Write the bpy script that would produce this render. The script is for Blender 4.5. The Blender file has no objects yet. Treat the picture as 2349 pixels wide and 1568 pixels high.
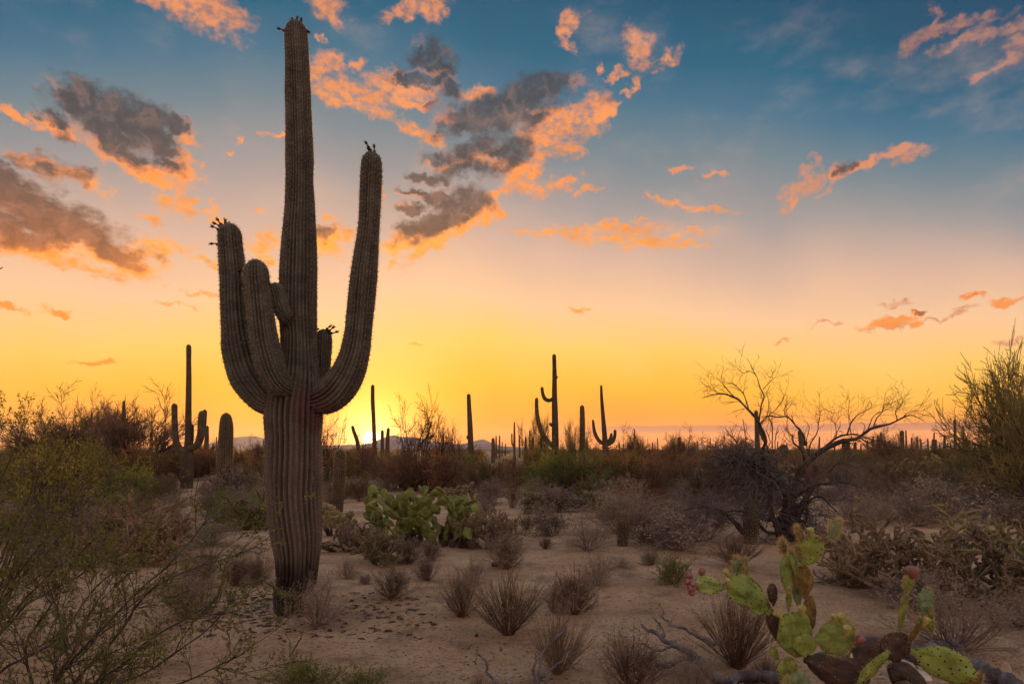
import bpy, math, random
import numpy as np
from mathutils import noise, Vector, Matrix

random.seed(7)
rng = np.random.default_rng(11)
sc = bpy.context.scene
COL = sc.collection
R = math.radians

# ------------------------------------------------------------------ camera
FOCAL, HOR, CX, CAMZ = 1566.0, 1030.0, 1174.5, 1.4      # picture units used for siting things
cam_d = bpy.data.cameras.new('camera')
cam_d.sensor_width = 36; cam_d.lens = 24
cam_d.shift_y = (HOR - 784.0) / 2349.0
cam_d.clip_start = 0.05; cam_d.clip_end = 40000
cam = bpy.data.objects.new('camera', cam_d); COL.objects.link(cam)
cam.location = (0, 0, CAMZ); cam.rotation_euler = (R(90), 0, 0)
sc.camera = cam
sc.render.engine = 'CYCLES'
sc.cycles.use_denoising = True
sc.cycles.use_adaptive_sampling = True; sc.cycles.adaptive_threshold = .012; sc.cycles.adaptive_min_samples = 20
sc.cycles.max_bounces = 6; sc.cycles.diffuse_bounces = 3; sc.cycles.glossy_bounces = 2
sc.cycles.transmission_bounces = 3; sc.cycles.transparent_max_bounces = 4; sc.cycles.volume_bounces = 0
sc.view_settings.view_transform = 'Standard'; sc.view_settings.look = 'None'
sc.view_settings.gamma = 1.0; sc.view_settings.use_curve_mapping = False
sc.view_settings.exposure = 0.62

SUN_U, SUN_V = (852 - CX) / FOCAL, (HOR - 1009) / FOCAL
SUN_AZ = math.atan(SUN_U); SUN_EL = math.atan(SUN_V * math.cos(SUN_AZ))
sun_dir = Vector((math.sin(SUN_AZ) * math.cos(SUN_EL), math.cos(SUN_AZ) * math.cos(SUN_EL), math.sin(SUN_EL)))

# ------------------------------------------------------------------ node expression helper
class NX:
    """numbers flowing through a node tree, written as ordinary expressions"""
    def __init__(s, nt): s.nt = nt; s.n = nt.nodes; s.l = nt.links
    def put(s, v, sock):
        if isinstance(v, bpy.types.NodeSocket): s.l.new(v, sock)
        else: sock.default_value = v
    def m(s, op, a, b=None, c=None, clamp=False):
        n = s.n.new('ShaderNodeMath'); n.operation = op; n.use_clamp = clamp
        s.put(a, n.inputs[0])
        if b is not None: s.put(b, n.inputs[1])
        if c is not None: s.put(c, n.inputs[2])
        return n.outputs[0]
    def v(s, op, a, b=None, c=None, sc_=None):
        n = s.n.new('ShaderNodeVectorMath'); n.operation = op
        s.put(a, n.inputs[0])
        if b is not None: s.put(b, n.inputs[1])
        if c is not None: s.put(c, n.inputs[2])
        if sc_ is not None: s.put(sc_, n.inputs['Scale'])
        return n.outputs['Value'] if op in ('DOT_PRODUCT', 'LENGTH', 'DISTANCE') else n.outputs[0]
    def xyz(s, x, y, z=0.0):
        n = s.n.new('ShaderNodeCombineXYZ'); s.put(x, n.inputs[0]); s.put(y, n.inputs[1]); s.put(z, n.inputs[2]); return n.outputs[0]
    def sep(s, v):
        n = s.n.new('ShaderNodeSeparateXYZ'); s.put(v, n.inputs[0]); return n.outputs
    def noise(s, vec, scale, detail=4, rough=.55, out='Fac', dist=0.0):
        n = s.n.new('ShaderNodeTexNoise'); s.put(vec, n.inputs['Vector'])
        n.inputs['Scale'].default_value = scale; n.inputs['Detail'].default_value = detail
        n.inputs['Roughness'].default_value = rough; n.inputs['Distortion'].default_value = dist
        return n.outputs[out]
    def ss(s, x, a, b, lo=0.0, hi=1.0):
        n = s.n.new('ShaderNodeMapRange'); n.interpolation_type = 'SMOOTHSTEP'
        s.put(x, n.inputs[0]); n.inputs[1].default_value = a; n.inputs[2].default_value = b
        n.inputs[3].default_value = lo; n.inputs[4].default_value = hi
        return n.outputs[0]
    def lin(s, x, a, b, lo=0.0, hi=1.0):
        n = s.n.new('ShaderNodeMapRange')
        s.put(x, n.inputs[0]); n.inputs[1].default_value = a; n.inputs[2].default_value = b
        n.inputs[3].default_value = lo; n.inputs[4].default_value = hi
        return n.outputs[0]
    def mix(s, f, a, b, mode='MIX'):
        n = s.n.new('ShaderNodeMix'); n.data_type = 'RGBA'; n.blend_type = mode
        s.put(f, n.inputs[0]); s.put(a, n.inputs[6]); s.put(b, n.inputs[7]); return n.outputs[2]
    def ramp(s, x, stops):
        n = s.n.new('ShaderNodeValToRGB'); s.put(x, n.inputs[0]); cr = n.color_ramp
        while len(cr.elements) < len(stops): cr.elements.new(0.5)
        for e, (p, c) in zip(cr.elements, stops): e.position = p; e.color = c
        return n.outputs[0]

def srgb(r, g, b, k=1.0):
    f = lambda c: ((c / 255 + 0.055) / 1.055) ** 2.4 if c > 10 else c / 255 / 12.92
    return (f(r) * k, f(g) * k, f(b) * k, 1.0)

# ------------------------------------------------------------------ sky
def azel(px, py):
    u, v = (px - CX) / FOCAL, (HOR - py) / FOCAL
    a = math.atan(u); return a, math.atan(v * math.cos(a))

# heavy clouds: x, y, half width, half height, tilt (degrees, clockwise in the picture)
THICK = [(40,455,120,55,14),(150,520,170,52,22),(255,578,120,34,18),(40,540,110,40,8),(20,405,60,30,10),(95,375,50,20,10),
 (200,250,95,40,16),(300,275,95,45,14),(350,325,85,40,10),(250,320,110,42,30),(390,300,40,22,10),(300,368,100,26,20),(395,385,60,22,10),
 (185,408,62,22,22),(120,288,62,20,28),(45,258,50,12,24),(350,405,60,18,12),
 (1190,236,108,38,-12),(1085,270,88,34,-8),(1255,205,60,24,-12),(1250,275,60,22,-8),(1140,345,88,32,0),(1050,372,78,26,0),(1170,378,56,26,-10),
 (985,402,46,13,0),(1060,455,74,30,-6),(990,448,56,18,0),(1090,480,56,30,-18),(1010,510,80,36,-24),(945,535,62,30,-24),(905,560,34,16,-30),(945,475,42,11,0),(955,440,40,10,0),
 (940,190,80,20,4),(990,140,40,40,50),(1020,185,50,22,50),(960,235,50,12,6),(1385,262,36,16,-12),
 (2045,735,72,10,0),(2105,742,26,8,0),(2305,692,40,8,4),(2215,685,30,6,0),(2120,715,26,5,0),(127,708,32,9,0),(228,841,68,6,2),(18,700,36,9,6),
 (1985,372,50,12,-16),(1930,395,34,16,-50),(2060,350,45,11,-14),(738,548,26,30,60)]
THIN = [(450,22,125,38,10),(505,45,80,30,6),(385,10,60,22,20),(750,5,60,30,20),(770,30,30,22,60),(795,215,72,28,4),(745,218,42,22,20),(860,245,60,26,6),
 (765,148,34,18,16),(738,100,12,10,0),(735,175,24,34,0),(950,300,48,18,20),(1000,322,34,12,10),(1095,213,58,12,-8),
 (1300,290,90,28,-30),(1355,262,44,40,-50),(1250,320,90,30,20),(1320,350,30,9,10),(1195,395,72,30,-24),(1210,420,60,22,-6),(1140,445,50,16,-10),
 (435,332,18,11,25),(405,470,46,24,0),(425,455,26,22,0),(350,500,30,9,0),(455,592,38,10,18),(480,470,16,20,20),(500,505,20,14,10),(435,367,24,13,10),(545,325,14,8,0),(520,345,10,5,0),
 (345,565,90,26,-12),(380,560,60,18,0),(130,590,170,16,10),(755,548,40,44,30),(790,540,20,20,0),(745,492,18,7,10),(618,550,52,26,-20),(630,590,30,14,10),(630,306,26,7,0),(590,475,14,6,0),
 (1060,520,80,18,-10),(1000,560,80,16,-24),(900,590,30,12,-50),(1110,505,40,14,-14),(1290,416,36,12,-14),(1340,430,32,9,6),(1475,545,170,15,4),(1390,520,130,15,-7),(1570,565,70,9,8),(1290,540,140,7,-2),
 (1540,455,62,7,14),(1610,475,75,8,10),(1455,492,26,5,22),(1565,386,30,9,-6),(1645,398,30,6,-4),(1605,525,20,5,8),
 (1845,430,60,22,-32),(1815,470,26,12,-40),(1900,440,40,10,-24),(1880,365,18,12,30),(1990,375,36,11,-16),(2095,352,50,15,-12),(1850,395,30,11,-10),
 (1465,105,42,30,40),(1300,65,34,17,-50),(1300,100,22,14,30),(1465,185,22,15,-60),(1410,175,26,8,-16),(1375,150,16,12,-30),(1440,210,16,6,0),(1540,130,30,16,-30),
 (2165,55,16,32,6),(2120,95,70,17,-12),(2210,100,90,12,-8),(2290,80,90,15,4),(2320,120,36,30,-40),(2280,150,60,9,-8),(2220,60,90,11,-4),
 (1905,733,46,5,2),(2080,694,46,6,0),(2215,715,30,6,2),(2150,733,22,5,0),(2035,745,60,6,0),(2200,730,26,7,4),(2330,788,44,11,-8),(450,672,55,7,4),(400,700,40,5,0),
 (870,448,14,20,0),(950,790,12,4,0),(1800,778,18,5,0),(1330,705,30,8,0),(820,155,26,10,0),(930,30,60,20,-10),(980,20,44,18,-30)]

world = bpy.data.worlds.new('World'); sc.world = world; world.use_nodes = True
wt = world.node_tree; wt.nodes.clear(); X = NX(wt)
tc = wt.nodes.new('ShaderNodeTexCoord'); D = tc.outputs['Generated']
dx, dy, dz = X.sep(X.v('NORMALIZE', D))
az = X.m('ARCTAN2', dx, dy)
el = X.m('ARCSINE', dz)
P = X.xyz(az, el, 0.0)
# winding edges of the clouds
w1 = X.v('MULTIPLY', X.v('SUBTRACT', X.noise(P, 13, 3, .5, 'Color'), (.5, .5, .5)), (.06, .036, 0))
w2 = X.v('MULTIPLY', X.v('SUBTRACT', X.noise(P, 46, 3, .6, 'Color'), (.5, .5, .5)), (.046, .032, 0))
Pw = X.v('ADD', X.v('ADD', P, w1), w2)
fb = X.noise(X.v('MULTIPLY', P, (1.0, 1.7, 1.0)), 28, 7, .6)
fine = X.noise(X.v('MULTIPLY', P, (1.0, 1.5, 1.0)), 75, 4, .62)

turned = {}
def field(vec, blobs):
    # the clouds are taken in families of one tilt, so that each tilt turns the sky only once
    acc = None; fam = {}
    for b in blobs: fam.setdefault(int(round(b[4] / 15.0)) * 15, []).append(b)
    for rot, (bx, by, rx, ry, _r) in [(k, b) for k in sorted(fam) for b in fam[k]]:
        if rot not in turned.setdefault(id(vec), {}):
            c_, s2 = math.cos(R(-rot)), math.sin(R(-rot))
            turned[id(vec)][rot] = X.xyz(X.v('DOT_PRODUCT', vec, (c_, s2, 0)), X.v('DOT_PRODUCT', vec, (-s2, c_, 0)), 0.0) if rot else vec
        rv = turned[id(vec)][rot]
        a0, e0 = azel(bx, by); k = math.cos(a0)
        sx = rx / FOCAL * k * k * 1.08; sy = ry / FOCAL * k * 1.08
        th = R(-rot); c, s_ = math.cos(th), math.sin(th); ra, re_ = c * a0 + s_ * e0, -s_ * a0 + c * e0
        r = X.v('LENGTH', X.v('MULTIPLY_ADD', rv, (1 / sx, 1 / sy, 0), (-ra / sx, -re_ / sy, 0)))
        if acc is None: acc = r
        else:
            n = wt.nodes.new('ShaderNodeMath'); n.operation = 'SMOOTH_MIN'
            X.put(acc, n.inputs[0]); X.put(r, n.inputs[1]); n.inputs[2].default_value = .22
            acc = n.outputs[0]
    return X.m('SUBTRACT', 1.3, acc)

fbs = X.m('MULTIPLY', X.m('SUBTRACT', fb, .5), 1.9)
fns = X.m('MULTIPLY', X.m('SUBTRACT', fine, .5), .7)
nz = X.m('ADD', fbs, fns)
FA = field(Pw, THICK)
FB = field(Pw, THIN)
# clouds beyond the picture's edges: broken drifts over the rest of the sky, seen on a layer overhead
lay = X.v('SCALE', X.xyz(dx, dy, 0.0), sc_=X.m('DIVIDE', 1.0, X.m('MAXIMUM', dz, .06)))
out_n = X.noise(lay, .9, 6, .55)
outside = X.m('MAXIMUM', X.ss(el, .56, .72), X.ss(X.m('ABSOLUTE', az), .72, .95))
FO = X.m('MULTIPLY', X.ss(out_n, .54, .74), outside)
dA = X.ss(X.m('ADD', FA, X.m('MULTIPLY', nz, .95)), .0, .85)
dB = X.ss(X.m('ADD', FB, X.m('MULTIPLY', nz, .85)), .08, 1.0)
core = X.ss(X.m('ADD', FA, X.m('MULTIPLY', nz, .55)), .45, 1.0)

# clear sky: one ramp, the colours climbing later away from the sun
caz = X.m('COSINE', X.m('SUBTRACT', az, SUN_AZ))
side = X.m('SUBTRACT', 1.0, caz)                                   # 0 towards the sun, 2 behind
tv = X.m('TANGENT', X.m('MINIMUM', el, 1.4))
tv = X.m('DIVIDE', dz, X.m('MAXIMUM', X.m('SQRT', X.m('SUBTRACT', 1.0, X.m('MULTIPLY', dz, dz))), .2))
t = X.m('MULTIPLY', tv, X.m('ADD', .86, X.m('MINIMUM', X.m('MULTIPLY', side, 1.25), .75)))
t = X.m('ADD', t, X.m('MULTIPLY', X.m('SUBTRACT', X.noise(P, 3.2, 3, .5), .5), .13))
t = X.m('MAXIMUM', t, 0.0)
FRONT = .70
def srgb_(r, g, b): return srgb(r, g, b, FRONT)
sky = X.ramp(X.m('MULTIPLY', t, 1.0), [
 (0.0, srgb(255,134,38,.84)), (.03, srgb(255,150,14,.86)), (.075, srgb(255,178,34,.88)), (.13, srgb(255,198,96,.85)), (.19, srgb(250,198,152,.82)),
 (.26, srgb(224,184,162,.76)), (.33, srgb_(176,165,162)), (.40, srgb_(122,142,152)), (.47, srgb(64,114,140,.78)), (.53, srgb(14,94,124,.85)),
 (.61, srgb(0,78,108,.9)), (.72, srgb(0,66,98,.9)), (1.0, srgb(136,164,186))])  # last stop: overhead sky out of view, lightened to raise the ground light
# towards the right the band above the ground turns a redder orange
right = X.ss(az, -.05, .42)
low = X.ss(el, .0, .07, 1.0, 0.0)
sky = X.mix(X.m('MULTIPLY', X.m('MULTIPLY', right, low), .85), sky, srgb(255,128,66,.8))
# dusk side behind the camera: peach low down, grey-blue above, brightened to light the ground
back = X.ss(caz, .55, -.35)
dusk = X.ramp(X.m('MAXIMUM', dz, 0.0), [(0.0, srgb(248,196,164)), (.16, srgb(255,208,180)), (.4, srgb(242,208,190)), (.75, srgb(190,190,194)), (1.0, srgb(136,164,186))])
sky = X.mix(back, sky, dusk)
# glow round the sun
ang = X.m('ARCCOSINE', X.v('DOT_PRODUCT', X.v('NORMALIZE', D), tuple(sun_dir)))
g1 = X.m('EXPONENT', X.m('MULTIPLY', ang, -1 / .026))
g2 = X.m('EXPONENT', X.m('MULTIPLY', ang, -1 / .10))
g3 = X.m('EXPONENT', X.m('MULTIPLY', X.m('MULTIPLY', ang, ang), -1 / (.34 * .34)))
glow = X.v('ADD', X.v('SCALE', (1.0, .60, .20), sc_=X.m('MULTIPLY', g1, 4.0)), X.v('SCALE', (.60, .20, .0), sc_=X.m('MULTIPLY', g2, .9)))
glow = X.v('ADD', glow, X.v('SCALE', (.03, .015, .0), sc_=g3))

# clouds' own light
elh = X.ss(el, .05, .62)
lit = X.ramp(elh, [(0.0, srgb(255,138,28)), (.30, srgb(255,162,44,.95)), (.55, srgb(255,148,58,.9)), (.8, srgb(255,156,88,.82)), (1.0, srgb(236,152,104,.8))])
lit_far = X.mix(X.ss(side, .02, .28), lit, srgb(214,142,112,.8))
edge = X.mix(X.ss(fb, .35, .75), lit_far, X.mix(.5, lit_far, srgb(206,118,66,.85)))
dark = X.ramp(elh, [(0.0, srgb(214,106,36,.85)), (.22, srgb(184,100,50,.85)), (.42, srgb(112,80,68,.8)), (.65, srgb(76,74,80,.8)), (1.0, srgb(54,78,92,.8))])
# the heavy clouds burn along the rim that faces the sun: look a little way sunward
Psh = X.v('ADD', Pw, X.v('SCALE', X.v('NORMALIZE', X.v('SUBTRACT', (SUN_AZ, SUN_EL - .35, 0), P)), sc_=.026))
FS = X.m('ADD', X.m('MULTIPLY', field(Psh, THICK), .62), X.m('MULTIPLY', FA, .38))
shade = X.lin(X.m('ADD', FS, X.m('MULTIPLY', nz, .55)), .02, .80)
shade = X.m('MINIMUM', X.m('MAXIMUM', shade, 0.0), 1.0)
near = X.ss(el, .10, .34, 1.0, 0.0)
burn = X.mix(near, lit_far, srgb(255,196,56))
bill = X.noise(X.v('ADD', Pw, (3.1, 1.7, 0)), 42, 4, .6)          # rolls within the heavy clouds
darkv = X.mix(X.ss(bill, .30, .60), X.v('SCALE', dark, sc_=.58), dark); darkv = X.mix(X.m('MULTIPLY', X.ss(bill, .48, .74), .5), darkv, X.mix(.5, dark, srgb(196,132,98)))
rimc = X.mix(near, lit_far, X.mix(X.ss(el, .20, .27), srgb(250,142,34,.85), srgb(255,200,62,.92)))
midc = X.mix(near, X.mix(.35, lit_far, srgb(214,120,84)), srgb(255,138,20))
brown = X.mix(near, X.mix(.5, midc, dark), srgb(190,96,40))
cA = X.mix(X.ss(shade, .0, .26), rimc, midc); cA = X.mix(X.ss(shade, .14, .48), cA, brown); cA = X.mix(X.ss(shade, .32, .74), cA, darkv)
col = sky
thin_a = X.m('MULTIPLY', X.ss(fine, .34, .62, .38, .95), X.lin(X.m('MULTIPLY', X.ss(side, .04, .22), X.ss(el, .3, .5)), 0, 1, 1.0, .55))
col = X.mix(X.m('MULTIPLY', dB, thin_a), col, edge)
col = X.mix(X.m('MULTIPLY', dA, .93), col, cA)
col = X.mix(X.m('MULTIPLY', FO, .75), col, X.mix(.25, lit_far, dark))
# thin pale veils
veil = X.m('MULTIPLY', X.ss(X.noise(X.v('MULTIPLY', P, (1.0, 1.9, 1.0)), 5.5, 6, .6), .5, .8), X.m('MULTIPLY', X.ss(el, .12, .3), .24))
col = X.mix(veil, col, srgb(222,176,150))
# low bank of stratus lying along the horizon towards the right
bank_n = X.noise(X.v('MULTIPLY', P, (1.0, .15, 1.0)), 14, 3, .5)
ba, be = azel(1800, 984)
bt = X.m('ADD', X.m('MULTIPLY', el, 1.0), X.m('MULTIPLY', X.m('SUBTRACT', bank_n, .5), .006))
bank = X.m('MULTIPLY', X.m('MULTIPLY', X.ss(bt, .0215, .0265), X.ss(bt, .0325, .0345, 1.0, 0.0)), X.ss(az, .08, .17))
col = X.mix(X.m('MULTIPLY', bank, .8), col, srgb(170,92,88,.85))
col = X.v('ADD', col, glow)
# the disc of the sun itself
disc = X.ss(ang, .0095, .0150, 1.0, 0.0)
col = X.mix(disc, col, (4.5, 3.6, 1.8, 1))
# below the horizon
col = X.mix(X.ss(dz, -.02, .0, 1.0, 0.0), col, srgb(120, 88, 66))

ns = wt.nodes.new('ShaderNodeTexSky'); ns.sky_type = 'NISHITA'; ns.sun_disc = False
ns.sun_elevation = SUN_EL; ns.sun_rotation = SUN_AZ
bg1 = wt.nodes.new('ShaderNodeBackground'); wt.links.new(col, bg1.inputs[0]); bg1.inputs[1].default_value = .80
bg2 = wt.nodes.new('ShaderNodeBackground'); wt.links.new(ns.outputs[0], bg2.inputs[0]); bg2.inputs[1].default_value = 0.008
addn = wt.nodes.new('ShaderNodeAddShader'); wt.links.new(bg1.outputs[0], addn.inputs[0]); wt.links.new(bg2.outputs[0], addn.inputs[1])
wo = wt.nodes.new('ShaderNodeOutputWorld'); wt.links.new(addn.outputs[0], wo.inputs[0])
world.cycles.sampling_method = 'MANUAL'; world.cycles.sample_map_resolution = 512

sun_l = bpy.data.lights.new('sun', 'SUN'); sun_l.energy = 5.0; sun_l.angle = R(.5); sun_l.color = (1.0, .56, .20)
sun_o = bpy.data.objects.new('sun', sun_l); COL.objects.link(sun_o)
sun_o.rotation_euler = (-sun_dir).to_track_quat('-Z', 'Y').to_euler()

HAZE = 3.0e-5

# ------------------------------------------------------------------ materials
def mat(name, base, dark=None, light=None, scale=6.0, rough=.85, detail=5, bump=0.0, bscale=40.0, trans=None, tw=.3, spec=.25, stretch=(1, 1, 1), rnd=.0, fn=None):
    """principled surface whose colour wanders between dark, base and light over the object"""
    m = bpy.data.materials.new(name); m.use_nodes = True; nt = m.node_tree; nt.nodes.clear(); x = NX(nt)
    tcn = nt.nodes.new('ShaderNodeTexCoord'); vec = tcn.outputs['Object']
    if stretch != (1, 1, 1): vec = x.v('MULTIPLY', vec, stretch)
    f = x.noise(vec, scale, detail, .6)
    dark = dark or tuple(c * .6 for c in base); light = light or tuple(min(1, c * 1.5) for c in base)
    c = x.ramp(f, [(.32, (*dark, 1)), (.5, (*base, 1)), (.68, (*light, 1))])
    if rnd:
        oi = nt.nodes.new('ShaderNodeObjectInfo')
        hs = nt.nodes.new('ShaderNodeHueSaturation')
        x.put(x.lin(oi.outputs['Random'], 0, 1, .5 - rnd * .12, .5 + rnd * .12), hs.inputs['Hue'])
        x.put(x.lin(x.m('FRACT', x.m('MULTIPLY', oi.outputs['Random'], 7.3)), 0, 1, 1 - rnd, 1 + rnd), hs.inputs['Value'])
        x.put(c, hs.inputs['Color']); c = hs.outputs[0]
    if fn: c = fn(x, nt, tcn, c)
    p = nt.nodes.new('ShaderNodeBsdfPrincipled'); x.put(c, p.inputs['Base Color'])
    p.inputs['Roughness'].default_value = rough; p.inputs['Specular IOR Level'].default_value = spec
    if bump:
        b = nt.nodes.new('ShaderNodeBump'); b.inputs['Strength'].default_value = bump; b.inputs['Distance'].default_value = .01
        x.put(x.noise(vec, bscale, 5, .65), b.inputs['Height']); x.put(b.outputs[0], p.inputs['Normal'])
    sh = p.outputs[0]
    if trans is not None:
        tb = nt.nodes.new('ShaderNodeBsdfTranslucent')
        x.put(x.mix(1.0, c, (*trans, 1), 'MULTIPLY') if False else (*trans, 1), tb.inputs['Color'])
        mx = nt.nodes.new('ShaderNodeMixShader'); mx.inputs[0].default_value = tw
        nt.links.new(p.outputs[0], mx.inputs[1]); nt.links.new(tb.outputs[0], mx.inputs[2]); sh = mx.outputs[0]
    o = nt.nodes.new('ShaderNodeOutputMaterial'); nt.links.new(sh, o.inputs[0])
    return m

# ------------------------------------------------------------------ objects
def mesh_of(name, V, faces, mats, mi=None, smooth=True):
    """faces: list of (n,3) or (n,4) index arrays; mi: a material index per array"""
    me = bpy.data.meshes.new(name)
    V = np.asarray(V, np.float32).reshape(-1, 3)
    faces = [(np.asarray(f, np.int32), (mi[i] if mi else 0)) for i, f in enumerate(faces)]
    faces = [(f, k) for f, k in faces if len(f)]
    me.vertices.add(len(V)); me.vertices.foreach_set('co', V.ravel())
    me.loops.add(sum(f.size for f, _ in faces))
    me.loops.foreach_set('vertex_index', np.concatenate([f.ravel() for f, _ in faces]))
    tot = np.concatenate([np.full(len(f), f.shape[1], np.int32) for f, _ in faces])
    st = np.concatenate([[0], np.cumsum(tot)[:-1]]).astype(np.int32)
    me.polygons.add(len(tot)); me.polygons.foreach_set('loop_start', st)
    try: me.polygons.foreach_set('loop_total', tot)
    except Exception: pass
    me.polygons.foreach_set('material_index', np.concatenate([np.full(len(f), k, np.int32) for f, k in faces]))
    me.polygons.foreach_set('use_smooth', np.full(len(tot), smooth))
    for m in (mats if isinstance(mats, (list, tuple)) else [mats]): me.materials.append(m)
    me.update(calc_edges=True)
    return me

class MB:
    """gathers pieces of one mesh"""
    def __init__(s): s.V = []; s.F = []; s.M = []; s.n = 0
    def add(s, V, *faces, m=0):
        V = np.asarray(V, np.float64).reshape(-1, 3)
        for f in faces:
            f = np.asarray(f, np.int64)
            if f.size: s.F.append(f + s.n); s.M.append(m)
        s.V.append(V); s.n += len(V); return s
    def mesh(s, name, mats, smooth=True):
        return mesh_of(name, np.concatenate(s.V), s.F, mats, s.M, smooth)

def link(name, data, parent=None, loc=(0, 0, 0), rotz=0.0, scl=1.0, kind=None):
    o = bpy.data.objects.new(name, data); COL.objects.link(o)
    if parent is not None: o.parent = parent
    o.location = loc; o.rotation_euler = (0, 0, rotz)
    if scl != 1.0: o.scale = (scl, scl, scl) if isinstance(scl, (int, float)) else scl
    if kind: o['kind'] = kind
    return o

def tag(o, label, cat, group=None):
    o['label'] = label; o['category'] = cat
    if group: o['group'] = group
    return o

def thing(name, label, cat, loc=(0, 0, 0), rotz=0.0, group=None, scl=1.0):
    return tag(link(name, None, None, loc, rotz, scl), label, cat, group)

def copy_tree(o, parent=None):
    c = o.copy(); COL.objects.link(c); c.parent = parent
    for ch in list(o.children): copy_tree(ch, c)
    return c

def place_copy(o, label, loc, rotz=0.0, scl=1.0, group=None):
    c = copy_tree(o); c['label'] = label; c.location = loc; c.rotation_euler = (0, 0, rotz)
    c.scale = (scl, scl, scl) if isinstance(scl, (int, float)) else scl
    if group: c['group'] = group
    return c

# ------------------------------------------------------------------ siting
def hgt(x, y):
    """the lie of the sand"""
    a = noise.noise(Vector((x * .22, y * .22, 3.1))) * .10 + noise.noise(Vector((x * .9, y * .9, 9.2))) * .030
    return a * min(1.0, max(.25, (y - 2) / 6.0)) if y < 60 else a * .5

def ground(px, py):
    Y = CAMZ * FOCAL / max(py - HOR, .5)
    for _ in range(3):
        X_ = (px - CX) / FOCAL * Y
        Y = (CAMZ - hgt(X_, Y)) * FOCAL / max(py - HOR, .5)
    X_ = (px - CX) / FOCAL * Y
    return (X_, Y, hgt(X_, Y))

def W(px, py, Y): return np.array([(px - CX) / FOCAL * Y, Y, CAMZ - (py - HOR) / FOCAL * Y])

# ------------------------------------------------------------------ geometry makers (vectorised)
def unit(v): return v / np.maximum(np.linalg.norm(v, axis=-1, keepdims=True), 1e-9)

def tubes(mb, Ps, Rs, S=3, m=0, cap=True):
    """Ps (M,K,3), Rs (M,K): M tapering tubes"""
    Ps = np.asarray(Ps, float); Rs = np.asarray(Rs, float)
    if len(Ps) == 0: return
    if S >= 5:                                                      # closed, rounded ends on anything thick
        a, b = Ps[:, :1], Ps[:, -1:]; da = unit(Ps[:, 1:2] - a); db = unit(b - Ps[:, -2:-1])
        Ps = np.concatenate([a - da * Rs[:, :1, None] * .35, a, Ps[:, 1:-1], b, b + db * Rs[:, -1:, None] * .35], 1)
        Rs = np.concatenate([Rs[:, :1] * .02, Rs, Rs[:, -1:] * .02], 1)
    M, K, _ = Ps.shape
    T = np.empty_like(Ps); T[:, 1:-1] = Ps[:, 2:] - Ps[:, :-2]; T[:, 0] = Ps[:, 1] - Ps[:, 0]; T[:, -1] = Ps[:, -1] - Ps[:, -2]
    T = unit(T)
    avg = unit(Ps[:, -1] - Ps[:, 0])
    ref = np.where(np.abs(avg[:, 2:3]) < .8, np.array([[0, 0, 1.]]), np.array([[0, 1., 0]]))
    A = unit(np.cross(T, ref[:, None, :])); B = np.cross(T, A)
    th = np.arange(S) / S * 2 * np.pi
    V = Ps[:, :, None, :] + Rs[:, :, None, None] * (A[:, :, None, :] * np.cos(th)[None, None, :, None] + B[:, :, None, :] * np.sin(th)[None, None, :, None])
    i = np.arange(S); j = (i + 1) % S
    base = (np.arange(M)[:, None, None] * K + np.arange(K - 1)[None, :, None]) * S
    q = np.stack([base + i, base + j, base + S + j, base + S + i], -1).reshape(-1, 4)
    mb.add(V, q, m=m)

def grow(P, Rr, n, t0, t1, spread, l0, l1, k=4, wander=.15, grav=.0, rf=.6, rtip=.3, jit=True, tl=0.0):
    """n side shoots on every one of the polylines P (M,K,3)"""
    M, K, _ = P.shape
    idx = np.repeat(np.arange(M), n); N = len(idx)
    t = rng.uniform(t0, t1, N); f = t * (K - 1); i = np.minimum(f.astype(int), K - 2); w = (f - i)[:, None]
    a, b = P[idx, i], P[idx, i + 1]; st = a * (1 - w) + b * w; tan = unit(b - a)
    rad = (Rr[idx, i] * (1 - w[:, 0]) + Rr[idx, i + 1] * w[:, 0]) * rf
    d = unit(tan * (1 - spread) + unit(rng.normal(size=(N, 3))) * spread)
    L = rng.uniform(l0, l1, N) * (1 - tl * t)
    Q = np.empty((N, k, 3)); Q[:, 0] = st
    for s_ in range(1, k):
        d = unit(d + rng.normal(size=(N, 3)) * wander + np.array([0, 0, grav]))
        Q[:, s_] = Q[:, s_ - 1] + d * (L / (k - 1))[:, None]
    RR = rad[:, None] * np.linspace(1, rtip, k)[None, :]
    return Q, RR

def leaves(mb, P, n, size, asp=2.2, m=0, off=.4, t0=.15):
    """n small lozenge leaves along each polyline"""
    M, K, _ = P.shape; idx = np.repeat(np.arange(M), n); N = len(idx)
    if N == 0: return
    t = rng.uniform(t0, 1, N); f = t * (K - 1); i = np.minimum(f.astype(int), K - 2); w = (f - i)[:, None]
    c = P[idx, i] * (1 - w) + P[idx, i + 1] * w
    a = unit(rng.normal(size=(N, 3)) + np.array([0, 0, .5])); b = unit(np.cross(a, rng.normal(size=(N, 3))))
    s = size * rng.uniform(.6, 1.3, N)[:, None]
    c = c + a * s * off
    V = np.stack([c - a * s * .5, c + b * s / asp * .5, c + a * s * .5, c - b * s / asp * .5], 1)
    mb.add(V, np.arange(N * 4).reshape(N, 4), m=m)

def spikes(mb, base, d, length, width, m=0):
    """thin triangular spines"""
    base = np.asarray(base).reshape(-1, 3); d = unit(np.asarray(d).reshape(-1, 3)); N = len(base)
    if N == 0: return
    s = unit(np.cross(d, rng.normal(size=(N, 3)))) * width * .5
    L = (np.asarray(length) * np.ones(N))[:, None]
    V = np.stack([base - s, base + s, base + d * L], 1)
    mb.add(V, np.arange(N * 3).reshape(N, 3), m=m)

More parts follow.
